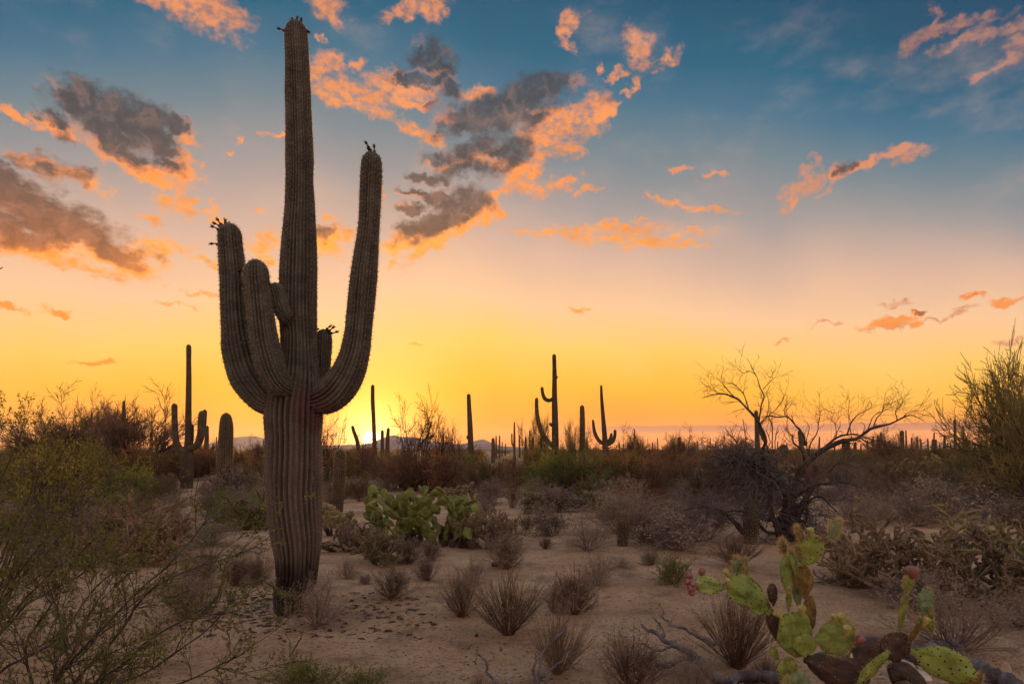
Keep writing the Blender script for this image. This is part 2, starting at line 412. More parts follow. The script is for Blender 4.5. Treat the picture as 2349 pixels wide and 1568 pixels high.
def spline(pts, n):
    """smooth resampling of control points (any number of columns)"""
    p = np.asarray(pts, float); K = len(p)
    if K == 2: return p[0] + (p[1] - p[0]) * np.linspace(0, 1, n)[:, None]
    seg = np.linalg.norm(np.diff(p[:, :3], axis=0), axis=1); s = np.concatenate([[0], np.cumsum(seg)]); u = np.linspace(0, s[-1], n)
    out = np.empty((n, p.shape[1])); m_ = np.empty_like(p)
    m_[1:-1] = (p[2:] - p[:-2]) / np.maximum(s[2:] - s[:-2], 1e-6)[:, None]
    m_[0] = (p[1] - p[0]) / max(seg[0], 1e-6); m_[-1] = (p[-1] - p[-2]) / max(seg[-1], 1e-6)
    i = np.clip(np.searchsorted(s, u, 'right') - 1, 0, K - 2); h = seg[i][:, None]; t_ = ((u - s[i]) / seg[i])[:, None]
    return (2 * t_**3 - 3 * t_**2 + 1) * p[i] + (t_**3 - 2 * t_**2 + t_) * h * m_[i] + (-2 * t_**3 + 3 * t_**2) * p[i + 1] + (t_**3 - t_**2) * h * m_[i + 1]

def frames(P):
    T = np.gradient(P, axis=0); T = unit(T)
    A = np.empty_like(P); a = np.cross(T[0], [0, 1, 0]); a = a / np.linalg.norm(a)
    for i in range(len(P)):
        a = a - T[i] * np.dot(a, T[i]); a /= np.linalg.norm(a); A[i] = a
    return T, A, np.cross(T, A)

def vnoise(p, s, seed=0.0):
    return np.array([noise.noise(Vector((q[0] * s + seed, q[1] * s - seed, q[2] * s))) for q in p])

def ribbed(path, ribs, step, groove=.24, res=6, dome=True, sway=.04, seed=0.0, bumps=0.0, narrow=3.0, spine=None, foot=False):
    """a ribbed cactus stem along path (x,y,z,r); returns V, quads, spine bases, spine directions"""
    p = np.asarray(path, float)
    L = np.sum(np.linalg.norm(np.diff(p[:, :3], axis=0), axis=1)); n = max(6, int(L / step))
    q = spline(p, n); P_ = q[:, :3]; r = np.maximum(q[:, 3], .002)
    r = r * (1 + .05 * np.array([noise.noise(Vector((i * step * 2.6, seed, 1.0))) + .5 * noise.noise(Vector((i * step * 7, seed, 5.0))) for i in range(n)]))
    if dome:
        d = L - np.concatenate([[0], np.cumsum(np.linalg.norm(np.diff(P_, axis=0), axis=1))])
        rt = r[-1] * 1.3; kk = np.clip(d / rt, 0, 1); r = r * np.sqrt(np.clip(1 - (1 - kk) ** 2.1, 0, 1)); r[-1] = .004
    T, A, B = frames(P_)
    S = ribs * res; th = np.arange(S) / S * 2 * np.pi
    s_arr = np.arange(n)[:, None] * step
    wob = sway * np.sin(s_arr * 3.1 + seed) + sway * .6 * np.sin(s_arr * 7.7 + seed * 2)
    ph = (th[None, :] * ribs / (2 * np.pi)) % 1.0
    g = np.abs(2 * ph - 1) ** narrow                               # 1 in the groove, 0 on the crest
    gv = groove * (1 + .5 * np.sin(th * 5 + seed))[None, :]
    rad = r[:, None] * (1 - gv * g * np.minimum(1.0, (r[:, None] / max(r.max(), 1e-6)) * 1.6))
    if bumps:
        spacing = bumps; crest = np.exp(-((ph - .5) / .16) ** 2)
        rad = rad + crest * np.maximum(0, np.cos(s_arr / spacing * 2 * np.pi + (np.floor(th * ribs / (2 * np.pi)) * 2.4)[None, :])) * r[:, None] * .022
    tt = th[None, :] + wob
    V = P_[:, None, :] + rad[:, :, None] * (A[:, None, :] * np.cos(tt)[:, :, None] + B[:, None, :] * np.sin(tt)[:, :, None])
    i = np.arange(S); j = (i + 1) % S
    b = (np.arange(n - 1)[:, None]) * S
    F = np.stack([b + i, b + j, b + S + j, b + S + i], -1).reshape(-1, 4)
    sb = sd = None
    if spine:
        gap, cnt = spine; rows = np.arange(1, n - 1, max(1, int(round(gap / step))))
        cb, cd = [], []
        for k, ri in enumerate(rows):
            c = np.arange(ribs) * res + res // 2
            rr = np.clip(ri + rng.integers(-1, 2, ribs), 0, n - 1)
            pos = V[rr, c]; nrm = unit(pos - P_[rr]); nrm = nrm + T[rr] * np.clip((1 - r[rr] / max(r.max(), 1e-6)), 0, .9)[:, None] * 1.2
            cb.append(np.repeat(pos, cnt, 0)); cd.append(np.repeat(nrm, cnt, 0) + rng.normal(size=(ribs * cnt, 3)) * .55)
        sb, sd = np.concatenate(cb), np.concatenate(cd)
    return V.reshape(-1, 3), F, sb, sd

def vpath(pts, Y, dy=None):
    """picture points (x, y, width in picture units) at depth Y -> (x, y, z, r) path"""
    out = []
    for k, p in enumerate(pts):
        yy = Y + (p[3] if len(p) > 3 else 0); w = W(p[0], p[1], yy); out.append([*w, p[2] * .5 / FOCAL * yy])
    return out

# ------------------------------------------------------------------ ground
def sand_fn(x, nt, tcn, c):
    v = tcn.outputs['Object']
    speck = x.noise(v, 30, 6, .8); grit = x.ss(speck, .53, .61)
    c = x.mix(x.m('MULTIPLY', grit, .8), c, (.11, .060, .038, 1))
    pale = x.ss(x.noise(v, 70, 3, .65), .58, .68)
    c = x.mix(x.m('MULTIPLY', pale, .6), c, (.62, .47, .36, 1))
    duff = x.ss(x.noise(v, 1.9, 6, .65), .50, .68)
    c = x.mix(x.m('MULTIPLY', duff, .62), c, (.20, .115, .080, 1))
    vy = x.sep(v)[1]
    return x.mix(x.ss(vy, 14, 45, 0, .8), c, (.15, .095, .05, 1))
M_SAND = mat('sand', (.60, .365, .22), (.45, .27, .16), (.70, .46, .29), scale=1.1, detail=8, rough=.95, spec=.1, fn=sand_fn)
_nt = M_SAND.node_tree; _x = NX(_nt)
_p = [n for n in _nt.nodes if n.type == 'BSDF_PRINCIPLED'][0]; _tc = [n for n in _nt.nodes if n.type == 'TEX_COORD'][0].outputs['Object']
_b1 = _nt.nodes.new('ShaderNodeBump'); _b1.inputs['Strength'].default_value = 1.0; _b1.inputs['Distance'].default_value = .05
_x.put(_x.m('ADD', _x.noise(_tc, 34, 7, .78), _x.m('MULTIPLY', _x.noise(_tc, 9, 5, .65), 1.5)), _b1.inputs['Height']); _x.put(_b1.outputs[0], _p.inputs['Normal'])

def build_ground():
    ys = [-12.0, -6, -2, 0, 1.2, 2.0]
    y = 2.0
    while y < 30: y += max(.05, y * .011); ys.append(y)
    while y < 15000: y *= 1.22; ys.append(y)
    xs = np.linspace(-1, 1, 261); xs = np.sign(xs) * (np.abs(xs) ** 1.0)
    V = []
    for yy in ys:
        half = max(4.0, abs(yy) * 1.25) + 3
        for u in xs:
            xx = u * half
            z = hgt(xx, yy)
            if 0 < yy < 30:
                z += noise.noise(Vector((xx * 4, yy * 4, 0))) * .010 + noise.noise(Vector((xx * 13, yy * 13, 4))) * .004
            V.append((xx, yy, z if yy < 200 else 0.0))
    nx = len(xs); ny = len(ys)
    i, j = np.meshgrid(np.arange(nx - 1), np.arange(ny - 1)); b = (j * nx + i).ravel()
    F = np.stack([b, b + 1, b + nx + 1, b + nx], -1)
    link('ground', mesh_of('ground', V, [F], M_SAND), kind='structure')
build_ground()

# ------------------------------------------------------------------ mountains on the horizon
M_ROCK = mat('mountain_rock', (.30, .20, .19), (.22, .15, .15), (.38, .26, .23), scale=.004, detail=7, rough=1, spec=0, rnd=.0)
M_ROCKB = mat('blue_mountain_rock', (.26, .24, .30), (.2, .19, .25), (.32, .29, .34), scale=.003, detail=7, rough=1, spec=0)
def ridge(name, prof, Y, thick, m, seed):
    prof = np.array(prof, float); n = 260
    px = np.linspace(prof[0, 0], prof[-1, 0], n); py = np.interp(px, prof[:, 0], prof[:, 1])
    V = []; rows = 26
    for r_ in range(rows):
        k = r_ / (rows - 1); yy = Y + (k - .5) * 2 * thick; fall = math.cos((k - .5) * math.pi) ** 1.1
        for a, b in zip(px, py):
            X_ = (a - CX) / FOCAL * Y; H = CAMZ + (HOR - b) / FOCAL * Y
            nn = noise.fractal(Vector((X_ * .0016, yy * .0016, seed)), 1.0, 2.1, 6)
            z = H * fall * (1 + .10 * nn * (1 if abs(k - .5) > .03 else .8)) + nn * 22 * (1 - fall)
            V.append((X_, yy + nn * 160, z - 6))
    i, j = np.meshgrid(np.arange(n - 1), np.arange(rows - 1)); b = (j * n + i).ravel()
    link(name, mesh_of(name, V, [np.stack([b, b + 1, b + n + 1, b + n], -1)], m), kind='structure')
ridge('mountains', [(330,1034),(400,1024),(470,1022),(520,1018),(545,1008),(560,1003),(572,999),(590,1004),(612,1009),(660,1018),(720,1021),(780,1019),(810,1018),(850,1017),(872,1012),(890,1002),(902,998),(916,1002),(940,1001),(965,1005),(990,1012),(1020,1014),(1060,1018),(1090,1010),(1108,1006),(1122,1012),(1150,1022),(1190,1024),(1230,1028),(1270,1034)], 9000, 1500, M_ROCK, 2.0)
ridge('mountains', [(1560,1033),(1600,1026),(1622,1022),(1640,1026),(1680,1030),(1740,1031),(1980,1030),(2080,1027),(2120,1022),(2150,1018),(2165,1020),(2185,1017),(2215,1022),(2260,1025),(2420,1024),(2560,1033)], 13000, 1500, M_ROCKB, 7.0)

# ------------------------------------------------------------------ the giant saguaro
def skin_fn(x, nt, tcn, c):
    v = tcn.outputs['Object']; z = x.sep(v)[2]
    n1 = x.noise(v, 5, 5, .65); n2 = x.noise(x.v('MULTIPLY', v, (1, 1, .12)), 26, 4, .6)
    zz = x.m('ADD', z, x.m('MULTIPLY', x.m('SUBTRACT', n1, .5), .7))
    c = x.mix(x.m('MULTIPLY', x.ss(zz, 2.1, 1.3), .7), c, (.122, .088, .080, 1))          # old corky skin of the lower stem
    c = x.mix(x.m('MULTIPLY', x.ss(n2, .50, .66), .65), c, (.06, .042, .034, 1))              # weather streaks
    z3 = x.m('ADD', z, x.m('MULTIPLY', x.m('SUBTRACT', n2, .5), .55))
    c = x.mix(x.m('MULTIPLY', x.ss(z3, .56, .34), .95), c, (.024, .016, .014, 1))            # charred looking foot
    c = x.mix(x.m('MULTIPLY', x.ss(x.noise(v, 2.3, 6, .7), .52, .68), .5), c, (.050, .042, .040, 1))   # old bruises
    sc_ = x.v('DISTANCE', v, (.245, -.12, 1.80))
    c = x.mix(x.m('MULTIPLY', x.ss(x.m('ADD', sc_, x.m('MULTIPLY', x.m('SUBTRACT', n1, .5), .35)), .24, .15), .8), c, (.085, .040, .042, 1))  # scar by the big arm
    return c
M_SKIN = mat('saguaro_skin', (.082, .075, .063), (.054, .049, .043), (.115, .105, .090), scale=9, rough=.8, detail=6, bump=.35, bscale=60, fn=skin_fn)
M_SPINE = mat('cactus_spines', (.22, .165, .12), (.14, .10, .075), (.32, .25, .18), scale=30, rough=.7, trans=(.8, .55, .28), tw=.35)
M_FRUIT = mat('dried_flower', (.055, .035, .022), rough=.9, trans=(.3, .15, .05), tw=.15)
M_WOOD = mat('cactus_wood', (.06, .044, .038), (.028, .02, .018), (.15, .12, .105), scale=14, stretch=(1, 1, .2), rough=.95, bump=.8, bscale=30)

GX, GY, GZ = ground(664, 1404); GY = round(GY, 3)
giant = thing('saguaro', 'giant ribbed saguaro with upcurved arms towering over the sandy clearing', 'saguaro cactus', (GX, GY, GZ))
def gpath(pts):
    q = vpath(pts, GY); return [(a[0] - GX, a[1] - GY, a[2] - GZ, a[3]) for a in q]

def stem_obj(name, pts, ribs, parent, step=.012, groove=.22, spine=(.034, 6), slen=.020, seed=0.0, bumps=.034, res=6, dome=True):
    V, F, sb, sd = ribbed(gpath(pts), ribs, step, groove=groove, seed=seed, narrow=2.0, bumps=bumps, spine=spine, res=res, dome=dome)
    o = link(name, mesh_of(name, V, [F], M_SKIN), parent)
    mb = MB(); k = sb[:, 2] > .55
    spikes(mb, sb[k], sd[k], slen * rng.uniform(.6, 1.25, k.sum()), .0028)
    link('spines', mb.mesh('spines', M_SPINE), o, kind='stuff')
    return o

trunk_pts = [(655,1418,40),(656,1395,48),(659,1372,54,.0),(661,1356,56),(666,1345,66),(678,1332,86),(681,1310,92),(682,1280,97),(681,1240,108),(677,1180,118),(674,1110,122),(673,1040,124),(673,980,126),(674,940,128),(677,905,122),(682,870,106),(684,830,90),(685,780,80),(684,720,82),(684,650,84),(686,560,78),(688,470,68),(687,425,62),(687,350,61),(685,270,58),(683,200,56),(682,150,53),(680,100,52),(679,66,50),(679,48,48)]
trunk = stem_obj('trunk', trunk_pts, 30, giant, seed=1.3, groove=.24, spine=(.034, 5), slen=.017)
arms = [
 ([(640,925,52,-.02),(612,918,66,-.03),(588,893,78,-.04),(566,858,82,-.04),(552,810,80,-.04),(544,750,70,-.04),(539,690,64,-.04),(535,630,60,-.04),(530,580,55,-.04),(527,540,53,-.04),(526,511,50,-.04)], 24, 2.1),
 ([(668,888,34,-.14),(650,886,52,-.22),(632,868,62,-.27),(618,830,66,-.28),(606,780,62,-.28),(597,720,60,-.28),(591,670,58,-.28),(588,630,56,-.28),(587,594,52,-.28)], 24, 3.7),
 ([(668,742,24,-.05),(656,728,34,-.16),(645,706,38,-.18),(638,680,38,-.18),(633,662,37,-.18),(631,647,34,-.18)], 19, 5.2),
 ([(712,918,56,-.02),(742,914,72,-.06),(770,896,78,-.08),(795,862,76,-.09),(812,818,70,-.09),(821,768,62,-.09),(824,738,60,-.09),(830,680,62,-.09),(838,600,56,-.09),(846,520,49,-.09),(850,440,48,-.09),(852,385,47,-.09),(853,347,43,-.09)], 24, 6.9),
 ([(722,900,30,.06),(734,886,38,.14),(738,860,39,.17),(740,820,39,.18),(742,785,39,.18),(742,754,36,.18)], 19, 8.4)]
arm_objs = []
for pts, rb, sd_ in arms:
    arm_objs.append(stem_obj('arm', pts, rb, giant, seed=sd_, slen=.021))

# withered woody foot and torn bark round it
mb = MB()
for k in range(46):
    a = rng.uniform(0, 6.28); rr = rng.uniform(.02, .13)
    b = np.array([rr * math.cos(a) - .015, rr * math.sin(a), -.06]); top = b + np.array([rng.normal() * .03, rng.normal() * .03, rng.uniform(.12, .42)])
    P_ = spline(np.array([b, (b + top) / 2 + rng.normal(size=3) * .02, top]), 6)
    tubes(mb, P_[None], np.linspace(.022, .006, 6)[None], 5)
link('woody_foot', mb.mesh('woody_foot', M_WOOD), giant)
mb = MB()
for k in range(70):                                                # ragged bark hanging above the gap on the right
    px = rng.uniform(676, 724); c = W(px, rng.uniform(1300, 1335), GY) - np.array([GX, GY, GZ]); c[1] -= .13 * math.sqrt(max(0, 1 - ((px - 682) / 50) ** 2)) + .0
    e = c + np.array([rng.normal() * .008, rng.normal() * .01, -rng.uniform(.05, .14)])
    tubes(mb, spline(np.array([c, (c + e) / 2 + rng.normal(size=3) * .006, e]), 4)[None], np.linspace(.012, .004, 4)[None], 4)
link('torn_bark', mb.mesh('torn_bark', M_WOOD), giant)

# old flowers still stuck to the tips
def dried_flower(host, px, py, ex, ey, dy):
    a = W(px, py, GY + dy) - np.array([GX, GY, GZ]); b = W(ex, ey, GY + dy) - np.array([GX, GY, GZ])
    mb = MB(); mid = (a + b) / 2 + rng.normal(size=3) * .006
    P_ = spline(np.array([a, mid, b]), 9)
    r = np.array([.008, .013, .015, .011, .006, .005, .006, .011, .014])
    tubes(mb, P_[None], r[None], 7)
    d = unit(b - a); spikes(mb, np.repeat(b[None], 14, 0), d + rng.normal(size=(14, 3)) * .6, .028, .009)
    link('dried_flower', mb.mesh('dried_flower', M_FRUIT), host)
for h_, a in [(trunk, (656,72,640,66,0)), (trunk, (702,72,708,74,0)), (trunk, (673,50,670,44,0)), (trunk, (681,48,682,42,-.03)), (trunk, (688,51,690,45,0)),
   (arm_objs[0], (508,522,491,512,-.04)), (arm_objs[0], (510,517,499,503,-.04)), (arm_objs[0], (505,530,486,519,-.06)), (arm_objs[0], (520,512,517,505,-.04)), (arm_objs[0], (503,563,484,559,-.04)),
   (arm_objs[0], (556,615,549,621,-.12)), (arm_objs[0], (557,648,548,651,-.12)), (arm_objs[0], (574,735,565,738,-.10)),
   (arm_objs[3], (847,346,840,328,-.09)), (arm_objs[3], (857,348,858,336,-.09)), (arm_objs[3], (850,346,846,338,-.12)),
   (arm_objs[4], (752,760,765,750,.15)), (arm_objs[4], (755,764,773,760,.15)), (arm_objs[4], (748,756,757,748,.15)), (arm_objs[4], (730,756,726,752,.15)), (arm_objs[1], (612,656,618,652,-.28))]:
    dried_flower(h_, *a)

# ------------------------------------------------------------------ saguaros further off
M_SKIN2 = mat('distant_saguaro_skin', (.080, .058, .038), (.05, .037, .026), (.11, .082, .054), scale=5, rough=.85, bump=.2, rnd=.12)
def far_saguaro(stems, Y, label, group=None, ribs=14, spines=False, name='saguaro', cat='saguaro cactus', z0=None):
    """stems: [[(x, y, width), ...] trunk first]; the trunk's first point stands in the sand"""
    bx = (stems[0][0][0] - CX) / FOCAL * Y; gz = hgt(bx, Y)
    root = thing(name, label, cat, (bx, Y, gz), 0, group)
    for k, st in enumerate(stems):
        q = [(a[0] - bx, a[1] - Y, a[2] - gz, a[3]) for a in vpath(st, Y)]
        if k == 0: q = [(q[0][0], q[0][1], -.05, q[0][3])] + [a for a in q[1:]]
        wid = max(a[2] for a in st)
        step = .012 if spines else max(.02, Y * .0018)
        V, F, sb, sd = ribbed(q, ribs, step, groove=.2, res=4, seed=Y + k, spine=(.034, 6) if spines else None, bumps=0)
        o = link('trunk' if k == 0 else 'arm', mesh_of('stem', V, [F], M_SKIN2), root)
        if spines:
            mb = MB(); spikes(mb, sb, sd, .026, .004); link('spines', mb.mesh('spines', M_SPINE), o, kind='stuff')
    return root
FS_ = far_saguaro
FS_([[(428,1122,28),(429,1080,29),(430,1040,28),(431,1020,16),(432,960,14),(433,880,12),(433,830,11),(433,789,11)],
     [(424,1036,14,-.1),(412,1028,15,-.1),(404,1010,14,-.1),(401,970,13,-.1),(400,924,13,-.1)],
     [(432,1030,13,-.1),(450,1022,15,-.1),(459,1000,15,-.1),(461,965,14,-.1),(463,941,13,-.1)],
     [(436,1026,12,.3),(455,1018,13,.4),(465,990,12,.4),(470,938,11,.4)],
     [(438,1020,9,.3),(440,1000,9,.3),(440,971,9,.3)]], 24.0, 'tall saguaro with four raised arms behind the brush left of the giant cactus', ribs=18)
FS_([[(472,1085,14),(472,1040,13),(474,1010,10),(476,975,6)],[(472,1040,8),(462,1033,8),(456,1015,7),(455,990,5)],[(472,1040,8),(484,1036,8),(491,1020,7)]], 46.0, 'small distant saguaro with two curved arms beside the tall four-armed one')
FS_([[(513,1152,30),(514,1100,33),(517,1030,34),(519,985,31),(519,965,28),(519,952,19),(519,946,10)]], 18.2, 'thick armless club-shaped saguaro between the four-armed saguaro and the giant', ribs=20, spines=True)
FS_([[(552,1118,12),(552,1085,14),(552,1068,12),(552,1061,6)]], 24.5, 'stubby young saguaro at the foot of the mountains, left of the giant trunk', ribs=14)
FS_([[(775,1177,20),(776,1140,25),(779,1080,27),(780,1050,25),(780,1036,19),(780,1030,11)]], 14.9, 'armless barrel-thick saguaro standing just right of the giant trunk', ribs=20, spines=True)
FS_([[(860,1072,12),(859,1020,10),(857,960,9),(855,920,9),(855,881,8)]], 50.0, 'slender armless saguaro rising right beside the setting sun')
FS_([[(828,1050,9),(819,1010,9),(812,990,8),(808,975,7)]], 56.0, 'leaning distant saguaro just left of the setting sun')
FS_([[(877,1060,8),(877,1020,8),(877,985,7)]], 60.0, 'shorter of the two thin saguaros just right of the sun')
FS_([[(888,1060,9),(889,1010,9),(891,980,7)]], 57.0, 'taller of the two thin saguaros just right of the sun')
FS_([[(1082,1086,16),(1080,1030,14),(1078,970,12),(1076,930,10),(1075,902,9)],[(1078,1008,6),(1073,1004,6),(1072,998,5)]], 40.0, 'tall plain saguaro leaning slightly left over the brush right of the sun')
FS_([[(1274,1084,18),(1274,1030,17),(1273,960,15),(1272,900,12),(1272,850,10),(1271,811,9)],
     [(1270,913,8),(1260,918,9),(1250,914,9),(1245,902,8),(1243,886,7)],[(1270,1024,11),(1258,1014,12),(1243,992,11),(1234,962,10),(1231,935,9),(1231,911,8)],
     [(1273,868,4),(1277,866,5),(1278,861,4)],[(1270,974,5),(1264,975,6),(1262,968,5)]], 41.0, 'tall saguaro with two hooked left arms on the central skyline', ribs=16)
FS_([[(1337,1080,14),(1336,1020,13),(1336,960,12),(1335,928,10)]], 43.0, 'plain stout saguaro between the hook-armed and the trident saguaros')
FS_([[(1390,1074,16),(1389,1036,15),(1387,1000,12),(1383,950,9),(1380,910,7),(1379,882,5)],[(1387,1018,9),(1374,1010,9),(1364,990,8),(1360,961,5)],[(1389,1020,9),(1403,1014,9),(1410,1000,8),(1411,984,6)],[(1388,1014,8),(1399,1008,8),(1403,992,6)]], 50.0, 'trident-shaped saguaro with a needle-thin top on the central skyline')
FS_([[(1738,1066,12),(1737,1010,11),(1736,970,10),(1734,940,8)]], 50.0, 'plain saguaro seen through the tall branches of the dead tree')
FS_([[(1945,1100,17),(1943,1060,17),(1942,1030,16),(1941,1006,14)]], 32.0, 'stout saguaro under the arching bough of the dead tree', ribs=16)
FS_([[(1842,1075,11),(1838,1020,11),(1834,985,9)]], 48.0, 'short leaning saguaro behind the middle of the dead tree')
FS_([[(2070,1062,11),(2069,1020,10),(2069,986,9)]], 50.0, 'thicker saguaro standing in the brush right of the dead tree')
FS_([[(1558,1060,10),(1558,1025,9),(1558,1001,8)]], 60.0, 'taller of a close pair of short saguaros in the middle distance')
FS_([[(1568,1064,9),(1568,1035,10),(1567,1014,8)]], 58.0, 'shorter of a close pair of short saguaros in the middle distance')
FS_([[(1180,1052,6),(1180,1000,5),(1180,966,3)],[(1179,1024,4),(1175,1018,4),(1174,992,3)]], 100.0, 'thin saguaro with one parallel arm between the plain and hook-armed saguaros')
FS_([[(1180,1088,9),(1180,1065,9),(1180,1040,7)]], 37.0, 'small post-like saguaro rising from the brush under the thin one-armed saguaro')
FS_([[(1180,1110,12),(1180,1092,13),(1180,1076,9)]], 28.0, 'knee-high round-topped young saguaro on the sandy track')
FS_([[(283,1075,11),(283,1010,9),(284,960,8),(284,918,6)]], 52.0, 'tallest bare saguaro pole among the leafless trees far left')
FS_([[(247,1065,10),(248,1010,10),(249,967,8)]], 55.0, 'thicker short saguaro among the leafless trees far left')
FS_([[(217,1065,8),(221,1010,8),(225,953,5)]], 58.0, 'leaning thin saguaro among the leafless trees far left')
FS_([[(347,1065,8),(347,1025,8),(347,990,7)]], 62.0, 'short saguaro at the right side of the leafless trees far left')
FS_([[(149,1060,6),(148,1020,6),(148,985,4)]], 80.0, 'short thin saguaro at the left edge of the leafless trees')
FS_([[(2191,1045,7),(2191,1000,6),(2190,960,5)]], 80.0, 'taller of two thin saguaros on the skyline near the green tree')
FS_([[(2211,1045,6),(2210,1000,5),(2209,975,4)]], 95.0, 'shorter of two thin saguaros on the skyline near the green tree')
FS_([[(2275,1045,6),(2275,980,5),(2273,930,5)]], 75.0, 'thin saguaro half hidden by the feathery green tree at the far edge')
FS_([[(1454,1045,4),(1455,1010,4),(1456,985,3)],[(1456,986,3),(1453,983,3)]], 110.0, 'thin crook-topped saguaro right of the trident saguaro')
# many small poles on the horizon
poles = [(1131,1003,9,70),(1138,998,4,105),(1146,997,4,108),(1191,995,4,110),(1206,1000,5,95),(1215,985,4,105),(1222,1003,8,62),(1152,1012,3,140),(1160,1015,3,150),
 (1508,1003,3,120),(1497,1012,3,150),(1593,1012,3,140),(1600,1010,3,150),(1629,1003,3,130),(1642,1015,3,150),(1660,1018,3,160),(1689,1012,3,150),(1700,1008,3,150),
 (1784,1010,3,140),(1880,1000,4,110),(1962,1012,7,66),(1975,1016,4,110),(1990,1008,5,95),(2003,1000,5,95),(2014,996,5,95),(2020,990,5,100),(2030,1004,4,110),(2040,1010,4,110),(2078,985,4,100),(2091,1002,4,110),(2104,1000,5,100),(2112,1005,4,110),
 (2128,1004,4,120),(2143,990,4,115),(2139,1006,4,120),(2147,1006,6,85),(2155,1014,3,150),(2167,996,6,84),(2174,1013,3,150),(2180,1012,3,150),(2216,1000,5,95),(2222,1008,4,110),(2236,1012,4,110),(2250,1010,5,100),(2262,1006,5,100),
 (1346,1003,4,110),(1420,1012,3,150),(1430,1015,3,150),(1475,1014,3,150),(1530,1016,3,160),(1545,1018,3,160),(1580,1020,3,170),(1720,1015,3,150),(1755,1012,4,120),(1805,1014,3,140),(1915,1010,4,110),(1932,1012,3,140),
 (470,1020,3,140),(488,1016,3,150),(497,1000,3,150),(604,1006,3,150),(262,1000,7,70),(297,1002,6,80),(180,1012,4,110),(120,1014,4,110),(372,1014,4,110),(385,1018,3,140),(322,1012,4,120),(1010,1012,3,140),(1050,1014,3,140),(960,1012,3,140),(1248,1012,3,150),(1318,1014,3,150)]
for (px, py, w, Y) in poles:
    j = rng.uniform(-2, 2)
    FS_([[(px - j, 1036 + CAMZ * FOCAL / Y * .8, w + 1), (px - j * .5, (py + 1040) / 2, w), (px, py, w * .75)]], Y, 'slim far-off saguaro pole on the hazy skyline', 'far-off saguaro poles along the horizon', ribs=7)
# small round cacti in the clearing
FS_([[(1427,1258,20),(1428,1235,26),(1428,1200,29),(1427,1182,27),(1426.5,1173,21),(1426,1167,11)]], 9.7, 'knee-high young saguaro standing alone in grey brush near the middle of the clearing', ribs=18, spines=True)
FS_([[(1721,1252,26),(1722,1220,32),(1721,1180,32),(1720,1162,28),(1719.5,1150,20),(1719,1144,10)]], 9.9, 'young saguaro tucked under the tangled side of the dead tree', ribs=18, spines=True)
FS_([[(2069,1130,20),(2070,1118,25),(2070,1106,24),(2070,1099,18),(2070,1095,9)]], 21.0, 'round barrel cactus beside the small green bush on the far right', ribs=16, spines=True, name='barrel_cactus', cat='barrel cactus')
FS_([[(1797,1034,20),(1797,1028,22),(1797,1018,16)]], 30.0, 'round-topped small saguaro behind the fork of the dead tree', ribs=14)
FS_([[(2318,1190,40),(2318,1172,46),(2318,1158,40),(2318,1150,28),(2318,1145,14)]], 13.0, 'dark round barrel cactus behind the big cholla at the far right edge', ribs=20, spines=True, name='barrel_cactus', cat='barrel cactus')

# ------------------------------------------------------------------ plant materials
M_TWIG = mat('dry_twigs', (.165, .100, .070), (.075, .046, .034), (.29, .19, .135), scale=3, rough=.95, spec=.1, rnd=.16)
M_TWIGG = mat('grey_twigs', (.20, .150, .125), (.12, .09, .078), (.31, .24, .20), scale=3, rough=.95, spec=.1, rnd=.14)
M_BARK = mat('dead_bark', (.060, .042, .037), (.032, .022, .020), (.12, .095, .09), scale=9, stretch=(1, 1, .4), rough=.95, spec=.1, bump=.7, bscale=45)
M_BARKG = mat('weathered_wood', (.105, .085, .088), (.048, .038, .04), (.19, .16, .165), scale=12, stretch=(1, 1, .5), rough=.9, spec=.15, bump=.7, bscale=50)
M_LEAFD = mat('creosote_leaves', (.095, .095, .025), (.056, .058, .018), (.16, .155, .04), scale=2.5, rough=.6, trans=(.25, .22, .035), tw=.35, rnd=.14)
M_LEAFB = mat('brush_leaves', (.095, .085, .036), (.055, .05, .024), (.15, .125, .05), scale=.9, rough=.8, trans=(.32, .21, .05), tw=.4, rnd=.22)
M_LEAFR = mat('russet_brush_leaves', (.145, .082, .046), (.09, .052, .033), (.21, .125, .07), scale=.9, rough=.85, trans=(.36, .17, .06), tw=.4, rnd=.2)
M_LEAFG = mat('green_brush_leaves', (.125, .145, .040), (.075, .09, .026), (.18, .20, .06), scale=.9, rough=.8, trans=(.30, .32, .06), tw=.4, rnd=.14)
M_PALO = mat('palo_verde_twigs', (.16, .135, .055), (.10, .08, .036), (.23, .19, .08), scale=2, rough=.8, trans=(.3, .2, .05), tw=.2)
M_SEED = mat('dry_seed_heads', (.30, .215, .160), (.19, .13, .10), (.42, .32, .25), scale=5, rough=.95, trans=(.4, .28, .18), tw=.3, rnd=.15)

def starts(n, rad, up0, up1, l0, l1, k=5, wander=.08, r0=.006, grav=.0, flat=1.0):
    """n stems fanning from one root"""
    a = rng.uniform(0, 2 * np.pi, n); e = rng.uniform(up0, up1, n)
    d = np.stack([np.cos(a) * np.cos(e), np.sin(a) * np.cos(e) * flat, np.sin(e)], -1)
    P = np.empty((n, k, 3)); P[:, 0] = np.stack([np.cos(a) * rad * rng.uniform(.1, 1, n), np.sin(a) * rad * rng.uniform(.1, 1, n), np.full(n, -.02)], -1)
    L = rng.uniform(l0, l1, n)
    for s in range(1, k):
        d = unit(d + rng.normal(size=(n, 3)) * wander + np.array([0, 0, grav])); P[:, s] = P[:, s - 1] + d * (L / (k - 1))[:, None]
    return P, r0 * np.linspace(1, .45, k)[None, :] * rng.uniform(.7, 1.3, n)[:, None]

